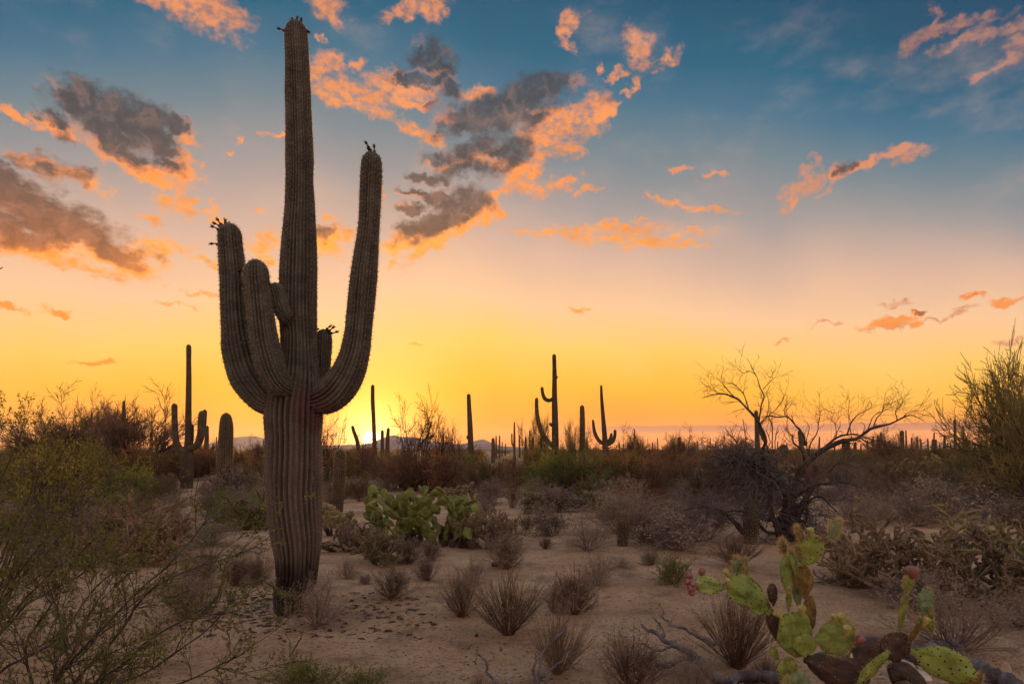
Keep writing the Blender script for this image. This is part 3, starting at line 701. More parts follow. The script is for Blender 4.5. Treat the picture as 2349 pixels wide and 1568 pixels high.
# ---- low dry clumps of the clearing (height about one, scaled on placing)
def tuft_mesh(kind):
    st = MB(); lf = MB()
    if kind == 'broom':        # upright reddish brown broom of thin stems
        P, r = starts(90, .07, R(36), R(88), .55, .95, 6, .07, .006, .02)
        Q, q = grow(P, r, 7, .2, .95, .22, .2, .45, 4, .07, .05, .7, .4)
        U, u = grow(Q, q, 3, .2, .95, .25, .06, .18, 3, .1, .05, .7, .4)
        tubes(st, P, r, 3); tubes(st, Q, q * .8, 3); tubes(st, U, u * .75, 3); leaves(lf, U, 2, .018, 2.5)
    elif kind == 'tuft':       # stiff dark-footed bursage, fine above
        P, r = starts(80, .06, R(24), R(86), .45, .85, 5, .10, .009, .04)
        Q, q = grow(P, r, 8, .25, 1, .35, .15, .35, 4, .12, .04, .6, .4)
        U, u = grow(Q, q, 3, .2, 1, .4, .05, .16, 3, .15, .03, .7, .4)
        tubes(st, P, r, 4); tubes(st, Q, q * .8, 3); tubes(st, U, u * .7, 3); leaves(lf, U, 3, .026, 2.0)
    elif kind == 'wispy':      # loose grey clump with pale seed heads
        P, r = starts(46, .09, R(15), R(82), .5, .95, 6, .12, .008, .0)
        Q, q = grow(P, r, 8, .2, 1, .4, .15, .4, 4, .16, .02, .6, .4)
        U, u = grow(Q, q, 4, .2, 1, .5, .06, .18, 3, .2, .02, .7, .4)
        tubes(st, P, r, 3); tubes(st, Q, q * .8, 3); tubes(st, U, u * .7, 3); leaves(lf, U, 3, .03, 2.6)
    elif kind == 'flat':       # small leafy grey shrub
        P, r = starts(36, .08, R(10), R(70), .45, .8, 5, .14, .010, .05)
        Q, q = grow(P, r, 8, .2, 1, .45, .15, .35, 4, .18, .05, .6, .4)
        U, u = grow(Q, q, 3, .2, 1, .5, .08, .18, 3, .2, .05, .7, .4)
        tubes(st, P, r, 4); tubes(st, Q, q, 3); tubes(st, U, u, 3); leaves(lf, U, 5, .040, 1.8)
    return st, lf
TUFT = {}
for kind, ms, ml in [('broom', M_TWIG, M_SEED), ('tuft', M_TWIG, M_TWIGG), ('wispy', M_TWIGG, M_SEED), ('flat', M_TWIGG, M_TWIGG), ('tuft_b', M_TWIGG, M_SEED), ('olive', M_TWIG, M_LEAFG)]:
    s_, l_ = tuft_mesh({'tuft_b': 'tuft', 'olive': 'flat'}.get(kind, kind))
    TUFT[kind] = (s_.mesh('stems', ms), l_.mesh('leaves', ml, False))

def dims(*ms):
    vs = []
    for m in ms:
        a = np.empty(len(m.vertices) * 3, np.float32); m.vertices.foreach_get('co', a); vs.append(a.reshape(-1, 3))
    v = np.concatenate(vs)
    return 2 * np.percentile(np.hypot(v[:, 0], v[:, 1]), 96), np.percentile(v[:, 2], 98.5)
TD = {k: dims(*v) for k, v in TUFT.items()}
def tuft(kind, px, py, wpx, hpx, label, cat='dry shrub', name='dry_shrub', group=None):
    x, y, z = ground(px, py); k = y / FOCAL
    o = thing(name, label, cat, (x, y, z), rng.uniform(0, 6.28), group)
    o.scale = (wpx * k * 1.25 / TD[kind][0], wpx * k * 1.25 / TD[kind][0], hpx * k * 1.05 / TD[kind][1])
    o.rotation_euler[0] = rng.normal() * .10; o.rotation_euler[1] = rng.normal() * .10; o.scale[0] *= rng.uniform(.8, 1.25); o.scale[1] *= rng.uniform(.8, 1.2)
    link('stems', TUFT[kind][0], o); link('leaves', TUFT[kind][1], o, kind='stuff')
    return o
for a in [
 ('wispy',728,1436,150,112,'wispy grey shrub leaning against the burnt foot of the giant saguaro'),
 ('tuft',538,1342,62,72,'left of two small dry tufts standing together left of the giant saguaro'),
 ('tuft',592,1338,62,66,'right of two small dry tufts standing together left of the giant saguaro'),
 ('tuft_b',430,1418,110,130,'tall faded dry clump among the creosote twigs left of the giant saguaro'),
 ('tuft',900,1374,92,78,'fan-shaped dark tuft on bare sand right of the giant saguaro'),
 ('tuft',982,1330,50,54,'small upright tuft in front of the big prickly pear'),
 ('wispy',1086,1335,64,62,'pale reddish wisp of shrub right of the small upright tuft'),
 ('tuft',1060,1414,104,104,'dark-footed dry tuft left of the largest broom-like shrub in mid clearing'),
 ('broom',1165,1454,140,150,'largest round broom-like shrub in mid clearing, black at its foot'),
 ('tuft_b',1270,1404,60,60,'little tuft wedged between the round broom shrub and its right neighbour'),
 ('tuft',1318,1408,96,108,'spiky dry clump with a dark foot right of the largest broom shrub'),
 ('wispy',1374,1344,90,92,'grey brown rounded shrub behind the spiky clump in mid clearing'),
 ('tuft',1162,1304,78,72,'dry shrub beside a short dark log behind the mid clearing'),
 ('olive',1545,1338,74,66,'small olive-tinted shrub alone on sand left of the purple-fruited pads','dry shrub'),
 ('broom',1690,1530,190,190,'big red-brown broom shrub behind the fallen grey branch'),
 ('broom',1278,1545,110,150,'brown broom shrub growing through the forked dead branch'),
 ('wispy',2185,1490,230,170,'broad wispy grey shrub with pale seed tips below the big cholla'),
 ('tuft',1945,1345,80,78,'small twiggy shrub left of the big cholla'),
 ('flat',836,1338,36,22,'tiny dark cushion shrub on the sand right of the giant saguaro'),
 ('wispy',795,1326,60,50,'faint dry wisp just right of the giant saguaro foot'),
 ('tuft',1494,1296,44,34,'low bare twiglet on sand in front of the dead tree shade'),
 ('tuft',1250,1258,36,28,'tiny black twiggy sprig on the open sand track'),
 ('broom',1690,1300,110,78,'reddish dry bush in front of the young saguaro under the dead tree'),
 ('wispy',1350,1262,110,86,'loose purple-grey bush left of the lone young saguaro'),
 ('flat',1272,1226,90,66,'dark grey bush at the far side of the sand track'),
 ('broom',1210,1215,60,42,'small reddish tuft on the far side of the sand track'),
 ('tuft',1480,1245,120,80,'dark dry brush right of the lone young saguaro'),
 ('flat',1560,1262,150,84,'broad low grey bush in the shade left of the dead tree'),
 ('wispy',1425,1300,60,24,'thin pinkish dry grass patch around the foot of the lone young saguaro'),
 ('wispy',1148,1262,110,70,'rosy dry bush between the big prickly pear and the sand track'),
 ('tuft',940,1292,64,54,'dark upright brush clump at the left foot of the big prickly pear'),
 ('tuft',985,1286,56,46,'grey twig clump at the middle foot of the big prickly pear'),
 ('wispy',700,1345,50,34,'thin dry twigs hiding the torn bark of the giant saguaro'),
 ('wispy',480,1250,110,70,'dusty mauve dry shrub on the sand left of the giant trunk'),
 ('flat',545,1195,90,60,'greyish shrub just behind the clearing left of the giant trunk'),
 ('tuft',455,1345,84,84,'slender dry clump between the creosote branches'),
 ('wispy',2330,1440,120,90,'greyish shrub at the right edge under the big cholla'),
 ('flat',2090,1395,120,80,'grey leafy shrub at the shaded left foot of the big cholla'),
 ('broom',1760,1560,60,60,'short brown tuft under the nearest prickly pear'),
 ('tuft',1450,1585,150,130,'sparse reddish seedling stalks along the bottom edge of the sand'),
 ('wispy',1590,1590,120,110,'low dry stalks in front of the fallen grey branch'),
 ('olive',700,1600,170,90,'low greenish weed patch along the bottom edge below the giant saguaro'),
 ('olive',830,1610,120,80,'small yellowish weed clump at the bottom edge right of the greenish patch'),
 ('wispy',960,1600,70,40,'short faded stalks at the bottom edge of the sand'),
 ('tuft',1100,1610,70,60,'dark short stalks near the thin dead twig at the bottom edge'),
 ('flat',120,1300,110,70,'dark low shrub in the shade of the creosote at far left'),
 ('tuft',105,1272,60,60,'small nearly black shrub below the creosote crown at far left'),
]:
    tuft(*a[:6])

# ---- the brush of the plain: shrubs about 1.5 m high
def bush_mesh(kind):
    st = MB(); lf = MB()
    if kind == 'dense':
        P, r = starts(26, .25, R(25), R(88), .9, 1.5, 6, .12, .018, .05)
        Q, q = grow(P, r, 9, .15, 1, .4, .3, .7, 4, .18, .05, .55, .4); U, u = grow(Q, q, 7, .15, 1, .5, .12, .32, 3, .2, .04, .6, .4)
        tubes(st, P, r, 4); tubes(st, Q, q, 3); tubes(st, U, u, 3); leaves(lf, U, 9, .045, 2.0)
    elif kind == 'bare':
        P, r = starts(22, .2, R(35), R(88), 1.0, 1.6, 6, .12, .018, .04)
        Q, q = grow(P, r, 9, .15, 1, .35, .35, .8, 5, .18, .05, .55, .4); U, u = grow(Q, q, 8, .15, 1, .45, .15, .4, 3, .22, .04, .6, .4)
        tubes(st, P, r, 4); tubes(st, Q, q, 3); tubes(st, U, u, 3); leaves(lf, U, 2, .035, 2.2)
    else:                      # 'fluffy' palo verde: many thin green twigs
        P, r = starts(16, .15, R(25), R(85), .8, 1.3, 6, .16, .026, .05)
        Q, q = grow(P, r, 10, .2, 1, .45, .4, .9, 5, .16, .02, .5, .4); U, u = grow(Q, q, 10, .1, 1, .45, .15, .45, 3, .18, .02, .6, .4)
        tubes(st, P, r, 4); tubes(st, Q, q, 3); tubes(lf, U, u * 1.1, 3); leaves(lf, U, 6, .038, 3.0)
    return st, lf
BUSH = []
for kind, ms, ml in [('dense', M_BARK, M_LEAFB), ('dense', M_BARK, M_LEAFR), ('bare', M_TWIG, M_LEAFB), ('bare', M_TWIG, M_LEAFR), ('fluffy', M_BARK, M_LEAFG), ('dense', M_BARK, M_LEAFG), ('bare', M_TWIGG, M_TWIGG)]:
    s_, l_ = bush_mesh(kind); BUSH.append((s_.mesh('stems', ms), l_.mesh('leaves', ml, False)))
BD = [dims(*m) for m in BUSH]
def bush(v, x, y, w, h, label, group=None, cat='desert shrub', parts=True):
    o = thing('desert_shrub', label, cat, (x, y, hgt(x, y) - .02), rng.uniform(0, 6.28), group)
    o.scale = (w / BD[v][0], w / BD[v][0], h / BD[v][1])
    link('stems', BUSH[v][0], o); link('leaves', BUSH[v][1], o, kind='stuff')
    return o
def bush_px(v, px, py, wpx, hpx, label):
    x, y, z = ground(px, py); k = y / FOCAL; return bush(v, x, y, wpx * k, hpx * k, label)
for a in [
 (4,1330,1150,230,125,'large fluffy green palo verde bush in front of the hook-armed saguaro'),
 (5,1255,1140,120,96,'dull green bush left of the large fluffy palo verde bush'),
 (0,1440,1150,170,118,'dark bush right of the large fluffy palo verde bush'),
 (1,1540,1140,200,104,'reddish brown bush below the pair of short saguaros'),
 (0,1630,1165,150,120,'dark bush just left of the dead tree tangle'),
 (1,1480,1190,140,90,'shaded low bush behind the lone young saguaro'),
 (4,2022,1132,92,66,'small bright green bush beside the round barrel cactus'),
 (0,2000,1080,110,60,'dark round bush right of the arching dead bough'),
 (2,1900,1110,120,75,'dim bush under the arching bough of the dead tree'),
 (0,2150,1090,150,66,'dark bush behind the far chain-fruit cholla'),
 (5,2190,1120,120,66,'olive bush in front of the skyline right of the chain-fruit cholla'),
 (4,2290,1135,200,120,'low green bush skirting the feathery tree on the right'),
 (1,2230,1155,150,60,'reddish low bush above the big cholla'),
 (2,1040,1120,170,95,'thin brush right behind the big prickly pear'),
 (3,900,1120,150,100,'sunlit brush between the giant saguaro and the big prickly pear'),
 (2,830,1150,90,80,'brush just right of the thick club cactus beside the trunk'),
 (0,1110,1128,90,80,'dark brush behind the right end of the big prickly pear'),
 (2,590,1150,100,60,'mixed brush behind the clearing left of the giant trunk'),
 (0,365,1172,120,70,'dark brush at the base of the four-armed saguaro'),
 (5,290,1170,170,104,'green-tinged dark brush left of the four-armed saguaro'),
 (0,190,1160,190,130,'dark brush mass beneath the leafless trees'),
 (1,90,1165,170,120,'brownish brush mass near the left edge'),
 (0,-10,1180,180,140,'dark brush cut by the left edge'),
 (5,250,1215,150,90,'low green brush behind the left cholla'),
 (5,512,1198,70,80,'creosote sprig in front of the club-shaped saguaro left of the giant'),
 (2,1175,1165,64,80,'dusky bush around the foot of the knee-high round saguaro'),
 (6,1120,1180,80,52,'grey twiggy bush just behind the right side of the prickly pear'),
 (6,1610,1240,170,90,'dry purplish brush spreading left of the dead tree'),
]:
    bush_px(*a)
# the rest of the plain
placed = 0; tries = 0
spots = []
while placed < 285 and tries < 9000:
    tries += 1
    y = 17 * (230 / 17) ** (rng.uniform() ** .82); x = rng.uniform(-.82, .82) * y
    px = CX + x / y * FOCAL; py = HOR + CAMZ * FOCAL / y
    if py > 1142 and (1140 < px < 1240 or 600 < px < 760): continue
    if 1845 < px < 2010 and py > 1118: continue
    if y < 25 and (385 < px < 480 or 1175 < px < 1190) or y < 19 and 480 < px < 550 or y < 16 and 740 < px < 815: continue
    md = .9 + y * .018
    if any((x - a) ** 2 + (y - b) ** 2 < md * md for a, b in spots[-120:]): continue
    spots.append((x, y)); placed += 1
    v = int(rng.choice([0, 1, 2, 3, 4, 5], p=[.27, .2, .17, .16, .08, .12]))
    h = rng.uniform(.95, 1.5) * (1 + .0035 * y * .5); w = rng.uniform(1.6, 2.8) * (1 + y * .007)
    nm = ['dark olive shrub in the thick brush of the plain', 'russet shrub in the thick brush of the plain', 'thin twiggy olive shrub in the thick brush of the plain', 'thin twiggy russet shrub in the thick brush of the plain', 'fluffy green shrub in the thick brush of the plain', 'leafy green shrub in the thick brush of the plain'][v]
    bush(v, x, y, w, h, nm, ['dark olive brush', 'russet brush', 'twiggy olive brush', 'twiggy russet brush', 'fluffy green brush', 'leafy green brush'][v] + ' scattered over the plain')

# low dry shrubs filling the middle distance
k_ = 0; NB = len(spots)
for _ in range(2600):
    px = rng.uniform(-40, 2400); py = rng.uniform(1108, 1262)
    if py > 1165 and (1120 < px < 1260): continue
    if py > 1185 and (600 < px < 760 or 1010 < px < 1420 or 1840 < px < 1960): continue
    if py > 1215 and (380 < px < 620 or px > 1960 or 1440 < px < 1700): continue
    if 820 < px < 1110 and py > 1135: continue
    if (395 < px < 470 and py > 1122) or (740 < px < 810 and py > 1170) or (1400 < px < 1455 and py > 1235): continue
    if 1700 < px < 1900 and py > 1190: continue
    x, y, z = ground(px, py)
    if any((x - a) ** 2 + (y - b) ** 2 < .32 for a, b in spots[NB:]): continue
    spots.append((x, y)); k_ += 1
    if k_ > 190: break
    kd = str(rng.choice(['wispy', 'flat', 'tuft', 'broom', 'tuft_b', 'olive'], p=[.28, .22, .18, .16, .08, .08]))
    w_ = rng.uniform(.6, 1.25) * FOCAL / y
    tuft(kd, px, py, w_, w_ * rng.uniform(.45, .75), {'wispy': 'loose grey dry shrub in the middle-distance brush', 'flat': 'flat leafy grey shrub in the middle-distance brush', 'tuft': 'spiky brown shrub in the middle-distance brush', 'broom': 'broom-like reddish shrub in the middle-distance brush', 'tuft_b': 'pale spiky shrub in the middle-distance brush', 'olive': 'olive leafy low shrub in the middle-distance brush'}[kd],
         group={'wispy': 'loose grey', 'flat': 'flat grey', 'tuft': 'spiky brown', 'broom': 'reddish broom-like', 'tuft_b': 'pale spiky', 'olive': 'olive leafy'}[kd] + ' low dry shrubs of the middle distance')

# ---- small leafless trees on the skyline
def tree_mesh(kind):
    tr = MB(); tw = MB()
    if kind == 'palo':
        P, r = starts(9, .12, R(28), R(78), 1.5, 2.2, 7, .10, .05, .03)
        Q, q = grow(P, r, 6, .25, 1, .40, .8, 1.5, 6, .14, .05, .6, .35); U, u = grow(Q, q, 9, .15, 1, .38, .35, .8, 5, .14, .04, .6, .35)
        Z, z = grow(U, u, 9, .1, 1, .42, .12, .36, 3, .16, .03, .6, .4); U2 = np.clip(u, .007, 1); Z2_ = np.clip(z, .005, 1)
        tubes(tr, P, r, 5); tubes(tr, Q, q, 4); tubes(tw, U, U2, 3); tubes(tw, Z, Z2_, 3); leaves(tw, Z, 1, .03, 2.5)
    else:
        P, r = starts(5, .10, R(48), R(84), 1.8, 2.7, 8, .13, .05, .03)
        Q, q = grow(P, r, 7, .25, 1, .45, .6, 1.3, 6, .2, .05, .6, .35); U, u = grow(Q, q, 6, .2, 1, .45, .3, .7, 4, .2, .04, .6, .4)
        Z, z = grow(U, u, 4, .2, 1, .45, .1, .3, 3, .2, .03, .6, .4)
        tubes(tr, P, r, 5); tubes(tr, Q, q, 4); tubes(tw, U, np.clip(u, .007, 1), 3); tubes(tw, Z, np.clip(z, .005, 1), 3)
    return tr, tw
TREES = []
for kind, mt, mw in [('palo', M_BARK, M_PALO), ('palo', M_BARK, M_TWIG), ('thin', M_BARK, M_TWIG), ('thin', M_BARK, M_BARK)]:
    a_, b_ = tree_mesh(kind); TREES.append((a_.mesh('trunk', mt), b_.mesh('twigs', mw)))
TRD = [dims(*m) for m in TREES]
def tree(v, px, topy, Y, wpx, label, group=None):
    x = (px - CX) / FOCAL * Y; H = CAMZ + (HOR - topy) / FOCAL * Y
    o = thing('leafless_tree', label, 'leafless tree', (x, Y, hgt(x, Y) - .05), rng.uniform(0, 6.28), group)
    w = wpx / FOCAL * Y; o.scale = (w / TRD[v][0], w / TRD[v][0], H / TRD[v][1])
    link('trunk', TREES[v][0], o); link('twigs', TREES[v][1], o, kind='stuff')
tree(1,172,924,30,250,'rounded leafless tree farthest left on the glowing skyline')
tree(1,262,945,36,160,'small bushy leafless tree between the two larger ones at far left')
tree(1,312,918,29,240,'wide leafless tree beside the tallest pole saguaro at far left')
tree(1,240,925,34,110,'leafless tree just behind the leaning thin saguaro at far left')
tree(1,60,975,32,130,'low leafless tree poking over the creosote at far left')
tree(2,752,942,24,120,'bare little tree glowing right beside the giant trunk')
tree(3,955,905,23,170,'bare forked tree rising over the prickly pear, right of the sun')
tree(3,1010,950,26,140,'spreading thin tree right of the bare forked tree')
tree(2,1040,975,34,90,'low bare tree at the foot of the leaning plain saguaro')
tree(0,1232,955,38,80,'thin feathery tree behind the hook-armed saguaro')
tree(0,1322,965,36,70,'thin feathery tree around the plain stout saguaro')
tree(1,1452,990,40,110,'low bushy tree just right of the trident saguaro')
tree(1,1560,990,48,90,'rounded bare tree behind the close pair of short saguaros')
tree(1,1690,996,40,110,'low bare tree left of the tall branches of the dead tree')
tree(1,2030,985,40,150,'bushy bare tree right of the arching dead bough')
tree(0,2410,800,14,420,'tall feathery green tree at the right edge')
tree(0,2330,900,17,260,'lower feathery green tree in front of the tall one at the right edge')
tree(0,2440,830,19,360,'feathery tree mostly outside the right edge')
tree(1,590,1010,40,90,'low bare bush-like tree under the left mountain')
tree(2,840,990,30,80,'thin bare tree glowing in front of the sun')
tree(1,110,990,40,100,'hazy low leafless tree near the left edge')

# ------------------------------------------------------------------ chollas
M_CHOL = mat('cholla_skin', (.155, .100, .072), (.080, .052, .042), (.25, .17, .12), scale=7, rough=.9, bump=.4, bscale=60)
M_CHOLG = mat('greenish_cholla_skin', (.120, .105, .062), (.07, .058, .04), (.19, .165, .10), scale=7, rough=.9, bump=.4, bscale=60)
M_CHOLP = mat('reddish_cholla_skin', (.20, .115, .095), (.11, .065, .055), (.30, .185, .15), scale=7, rough=.9, bump=.4, bscale=60)
M_CHOLY = mat('yellow_cholla_joints', (.27, .225, .10), (.19, .16, .075), (.40, .35, .19), scale=9, rough=.85, trans=(.55, .42, .14), tw=.25, bump=.4, bscale=60)
M_CHSP = mat('cholla_spines', (.30, .23, .13), (.2, .15, .09), (.42, .34, .2), scale=20, rough=.7, trans=(.7, .5, .22), tw=.35)

def bumpy(mb, P, Rr, m=0, S=8, pitch=.022, amp=.28):
    """a tubercled joint along polyline P (K,3)"""
    L = np.sum(np.linalg.norm(np.diff(P, axis=0), axis=1)); n = int(np.clip(L / (pitch * .5), 5, 40))
    q = spline(np.concatenate([P, Rr[:, None]], 1), n); T, A, B = frames(q[:, :3])
    th = np.arange(S) / S * 2 * np.pi; i = np.arange(n)
    e = np.sqrt(np.clip(1 - (2 * np.clip(i / (n - 1), 0, 1) - 1) ** 8, 0.02, 1))
    rad = (q[:, 3] * e)[:, None] * (1 + amp * np.cos(th[None, :] * (S // 2) + i[:, None] * math.pi))
    V = q[:, None, :3] + rad[:, :, None] * (A[:, None] * np.cos(th)[None, :, None] + B[:, None] * np.sin(th)[None, :, None])
    a = np.arange(S); b = (a + 1) % S; o = np.arange(n - 1)[:, None] * S
    mb.add(V, np.stack([o + a, o + b, o + S + b, o + S + a], -1).reshape(-1, 4), m=m)
    k = (a[None, :] % 2 == (i[:, None] % 2)); pos = V[k]; nrm = unit(V - q[:, None, :3])[k]
    return pos, nrm

def cholla(loc, label, n0, l0, n1, l1, n2, l2, rad, m_old, m_tip, up=(15, 75), tips=.0, root_r=.12, slen=.022, sw=.0028, n3=0, l3=.1, wander=.16, grav=.04, dens=2, cat='cholla cactus', rotz=0.0, tipfn=None, flat=1.0, name='cholla'):
    root = thing(name, label, cat, loc, rotz)
    P, r = starts(n0, root_r, R(up[0]), R(up[1]), l0 * .7, l0, 6, .12, rad * 1.15, grav, flat)
    Q, q = grow(P, r, n1, .25, 1, .5, l1 * .6, l1, 5, wander, grav, 1.0, .85); q = np.clip(q, rad * .75, rad)
    U, u = grow(Q, q, n2, .3, 1, .5, l2 * .5, l2, 4, wander, grav * 1.5, 1.0, .9); u = np.clip(u, rad * .65, rad * .95)
    sets = [(P, r * np.ones_like(P[..., 0]), 'stem'), (Q, q, 'stem'), (U, u, 'joint')]
    if n3:
        Z, z = grow(U, u, n3, .4, 1, .5, l3 * .5, l3, 4, wander, grav * 2, 1.0, .9); z = np.clip(z, rad * .6, rad * .9); sets.append((Z, z, 'joint'))
    cnt = sum(len(s[0]) for s in sets); extra = MB(); sp = MB(); made = 0
    for lev, (PP, RR, nm) in enumerate(sets):
        for k in range(len(PP)):
            p_ = PP[k]; p_[:, 2] = np.maximum(p_[:, 2], RR[k] * .6 - (.03 if lev == 0 else 0))
            tip = tipfn(p_[-1]) if tipfn else (lev == len(sets) - 1 and rng.uniform() < tips)
            mb = MB() if made < 290 else extra
            pos, nrm = bumpy(mb, p_, RR[k], m=(1 if tip else 0) if mb is extra else 0)
            d_ = max(1, dens if lev else 1)
            spikes(sp, np.repeat(pos, d_, 0), np.repeat(nrm, d_, 0) + rng.normal(size=(len(pos) * d_, 3)) * .6, slen * rng.uniform(.6, 1.2, len(pos) * d_), sw)
            if mb is not extra: link(nm, mb.mesh(nm, m_tip if tip else m_old), root)
            made += 1
    if extra.V: link('joint', extra.mesh('joints', [m_old, m_tip]), root, kind='stuff')
    link('spines', sp.mesh('spines', M_CHSP), root, kind='stuff')
    return root

bx, by, bz = ground(2190, 1372)
cholla((bx, by, bz), 'broad sprawling brown cholla with yellow-green tips filling the right side', 24, .92, 5, .36, 3, .19, .0155, M_CHOL, M_CHOLY, up=(4, 58), root_r=.45, slen=.016, wander=.26, grav=.05, n3=2, l3=.10,
       tipfn=lambda p: p[2] > .35 and p[0] > .12 and (p[0] * 1.1 + p[2] + math.sin(p[0] * 9 + p[1] * 7) * .25) > .95, flat=.8)
bx, by, bz = ground(2345, 1385)
cholla((bx, by, bz), 'yellow-tipped cholla pressed against the right edge beside the broad brown one', 18, .8, 5, .34, 3, .18, .015, M_CHOL, M_CHOLY, up=(8, 66), root_r=.3, wander=.25, n3=1, l3=.1, slen=.016, tipfn=lambda p: p[2] > .5 and rng.uniform() < .5)
bx, by, bz = ground(2040, 1352)
cholla((bx, by, bz), 'low slender-branched cholla reaching left from the broad brown one', 18, .7, 5, .3, 3, .16, .0115, M_CHOL, M_CHOLG, up=(8, 62), root_r=.25, wander=.26, tips=.3, n3=1, l3=.1, slen=.014)
bx, by, bz = ground(318, 1290)
cholla((bx, by, bz), 'pinkish brown staghorn cholla amid the left brush', 20, .68, 5, .30, 3, .17, .0165, M_CHOLP, M_CHOLP, up=(15, 80), root_r=.22, wander=.25, grav=.07, n3=1, l3=.12)
bx, by, bz = ground(1112, 1256)
cholla((bx, by, bz), 'dark bushy cholla touching the right side of the big prickly pear', 18, .56, 5, .22, 3, .13, .012, M_CHOL, M_CHOLG, up=(20, 85), root_r=.16, tips=.25, grav=.07, n3=1, l3=.1, wander=.24)
bx, by, bz = ground(868, 1292)
cholla((bx, by, bz), 'grey-green cholla with long finger-like stems in front of the big prickly pear', 14, .40, 5, .22, 3, .14, .0115, M_CHOLG, M_CHOLG, up=(15, 72), root_r=.08, grav=.07, slen=.015)
bx, by, bz = ground(790, 1262)
cholla((bx, by, bz), 'dark sprawling half-dead cholla just right of the giant trunk', 9, .55, 4, .24, 3, .14, .013, M_BARK, M_CHOL, up=(4, 42), root_r=.16, wander=.3, grav=.02, tips=.2)
bx, by, bz = ground(592, 1215)
cholla((bx, by, bz), 'dark sprawling low cholla just left of the giant trunk', 8, .7, 4, .3, 3, .16, .016, M_BARK, M_CHOLG, up=(4, 45), root_r=.15, wander=.26, grav=.02, tips=.25)

def teddy(px, topy, Y, wpx, label, basey=None, n=60, m=M_CHOLY, trunk_h=None, name='cholla', cat='cholla cactus', jl=.11, jr=.022):
    """chain-fruit or teddy-bear cholla: a dark stalk under a pale crowded crown"""
    x = (px - CX) / FOCAL * Y; z0 = hgt(x, Y); H = CAMZ + (HOR - topy) / FOCAL * Y - z0; w = wpx / FOCAL * Y
    root = thing(name, label, cat, (x, Y, z0), rng.uniform(0, 6.28))
    P, r = starts(4, .03, R(60), R(88), H * .55, H * .7, 6, .14, max(.03, H * .025), .02)
    Q, q = grow(P, r, 4, .5, 1, .55, w * .25, w * .4, 5, .15, .05, .8, .7)
    for k in range(len(P)): link('stem', (lambda b: (tubes(b, P[k:k+1], r[k:k+1], 7), b.mesh('stem', M_BARK))[1])(MB()), root)
    lb = MB(); tubes(lb, Q, q, 6); link('limbs', lb.mesh('limbs', M_CHOL), root)
    U, u = grow(Q, np.full_like(q, jr), max(3, n // 16), .35, 1, .6, jl, jl * 1.7, 4, .2, .06, 1, .9)
    Z, z = grow(U, u, 3, .4, 1, .6, jl * .6, jl, 3, .2, .05, 1, .9)
    sp = MB()
    for PP, RR in ((U, u), (Z, z)):
        for k in range(len(PP)):
            mb = MB(); pos, nrm = bumpy(mb, PP[k], np.full(len(PP[k]), jr), pitch=.035, amp=.2)
            link('joint', mb.mesh('joint', m), root)
            spikes(sp, np.repeat(pos, 2, 0), np.repeat(nrm, 2, 0) + rng.normal(size=(len(pos) * 2, 3)) * .5, .028, .005)
    link('spines', sp.mesh('spines', M_CHSP), root, kind='stuff')
teddy(758, 1134, 11.0, 44, 'small pale teddy-bear cholla on a stalk right beside the giant trunk', n=30, jl=.07, jr=.02)
teddy(789, 1158, 10.2, 34, 'tiny pale cholla cluster between the giant trunk and the big prickly pear', n=20, jl=.06, jr=.018)
teddy(598, 1074, 20.0, 46, 'yellowish chain cholla seen just left of the giant trunk', n=32, jl=.12, jr=.03)
teddy(2064, 1024, 22.0, 74, 'mushroom-shaped yellowish chain cholla left of the far green tree', n=60, jl=.14, jr=.035)
teddy(2132, 1036, 26.0, 84, 'flatter yellowish chain cholla right of the mushroom-shaped one', n=48, jl=.14, jr=.035)
teddy(1802, 1034, 17.0, 74, 'pale yellow cholla glowing behind the fork of the dead tree', n=60, jl=.12, jr=.03)
teddy(1755, 1050, 18.0, 54, 'pale yellow cholla left of the dead tree fork', n=40, jl=.12, jr=.03)
teddy(1395, 1124, 14.5, 74, 'greyish stubby cholla left of the lone young saguaro, behind it', n=50, m=M_CHOLG, jl=.12, jr=.028)
teddy(1452, 1130, 14.8, 66, 'greyish stubby cholla right behind the lone young saguaro', n=50, m=M_CHOLG, jl=.12, jr=.028)
teddy(1530, 1150, 13.5, 60, 'pale-tipped cholla in the brush left of the dead tree', n=40, m=M_CHOLG, jl=.1, jr=.024)
teddy(1215, 1130, 15.5, 60, 'dusky cholla beside the sand track', n=30, m=M_CHOLG, jl=.1, jr=.024)
teddy(1068, 1090, 13.5, 60, 'pale-tipped cholla behind the right shoulder of the big prickly pear', n=40, m=M_CHOLG, jl=.1, jr=.022)
teddy(110, 1060, 19.0, 50, 'pale chain cholla buried in the far left brush', n=30, m=M_CHOLG, jl=.12, jr=.03)

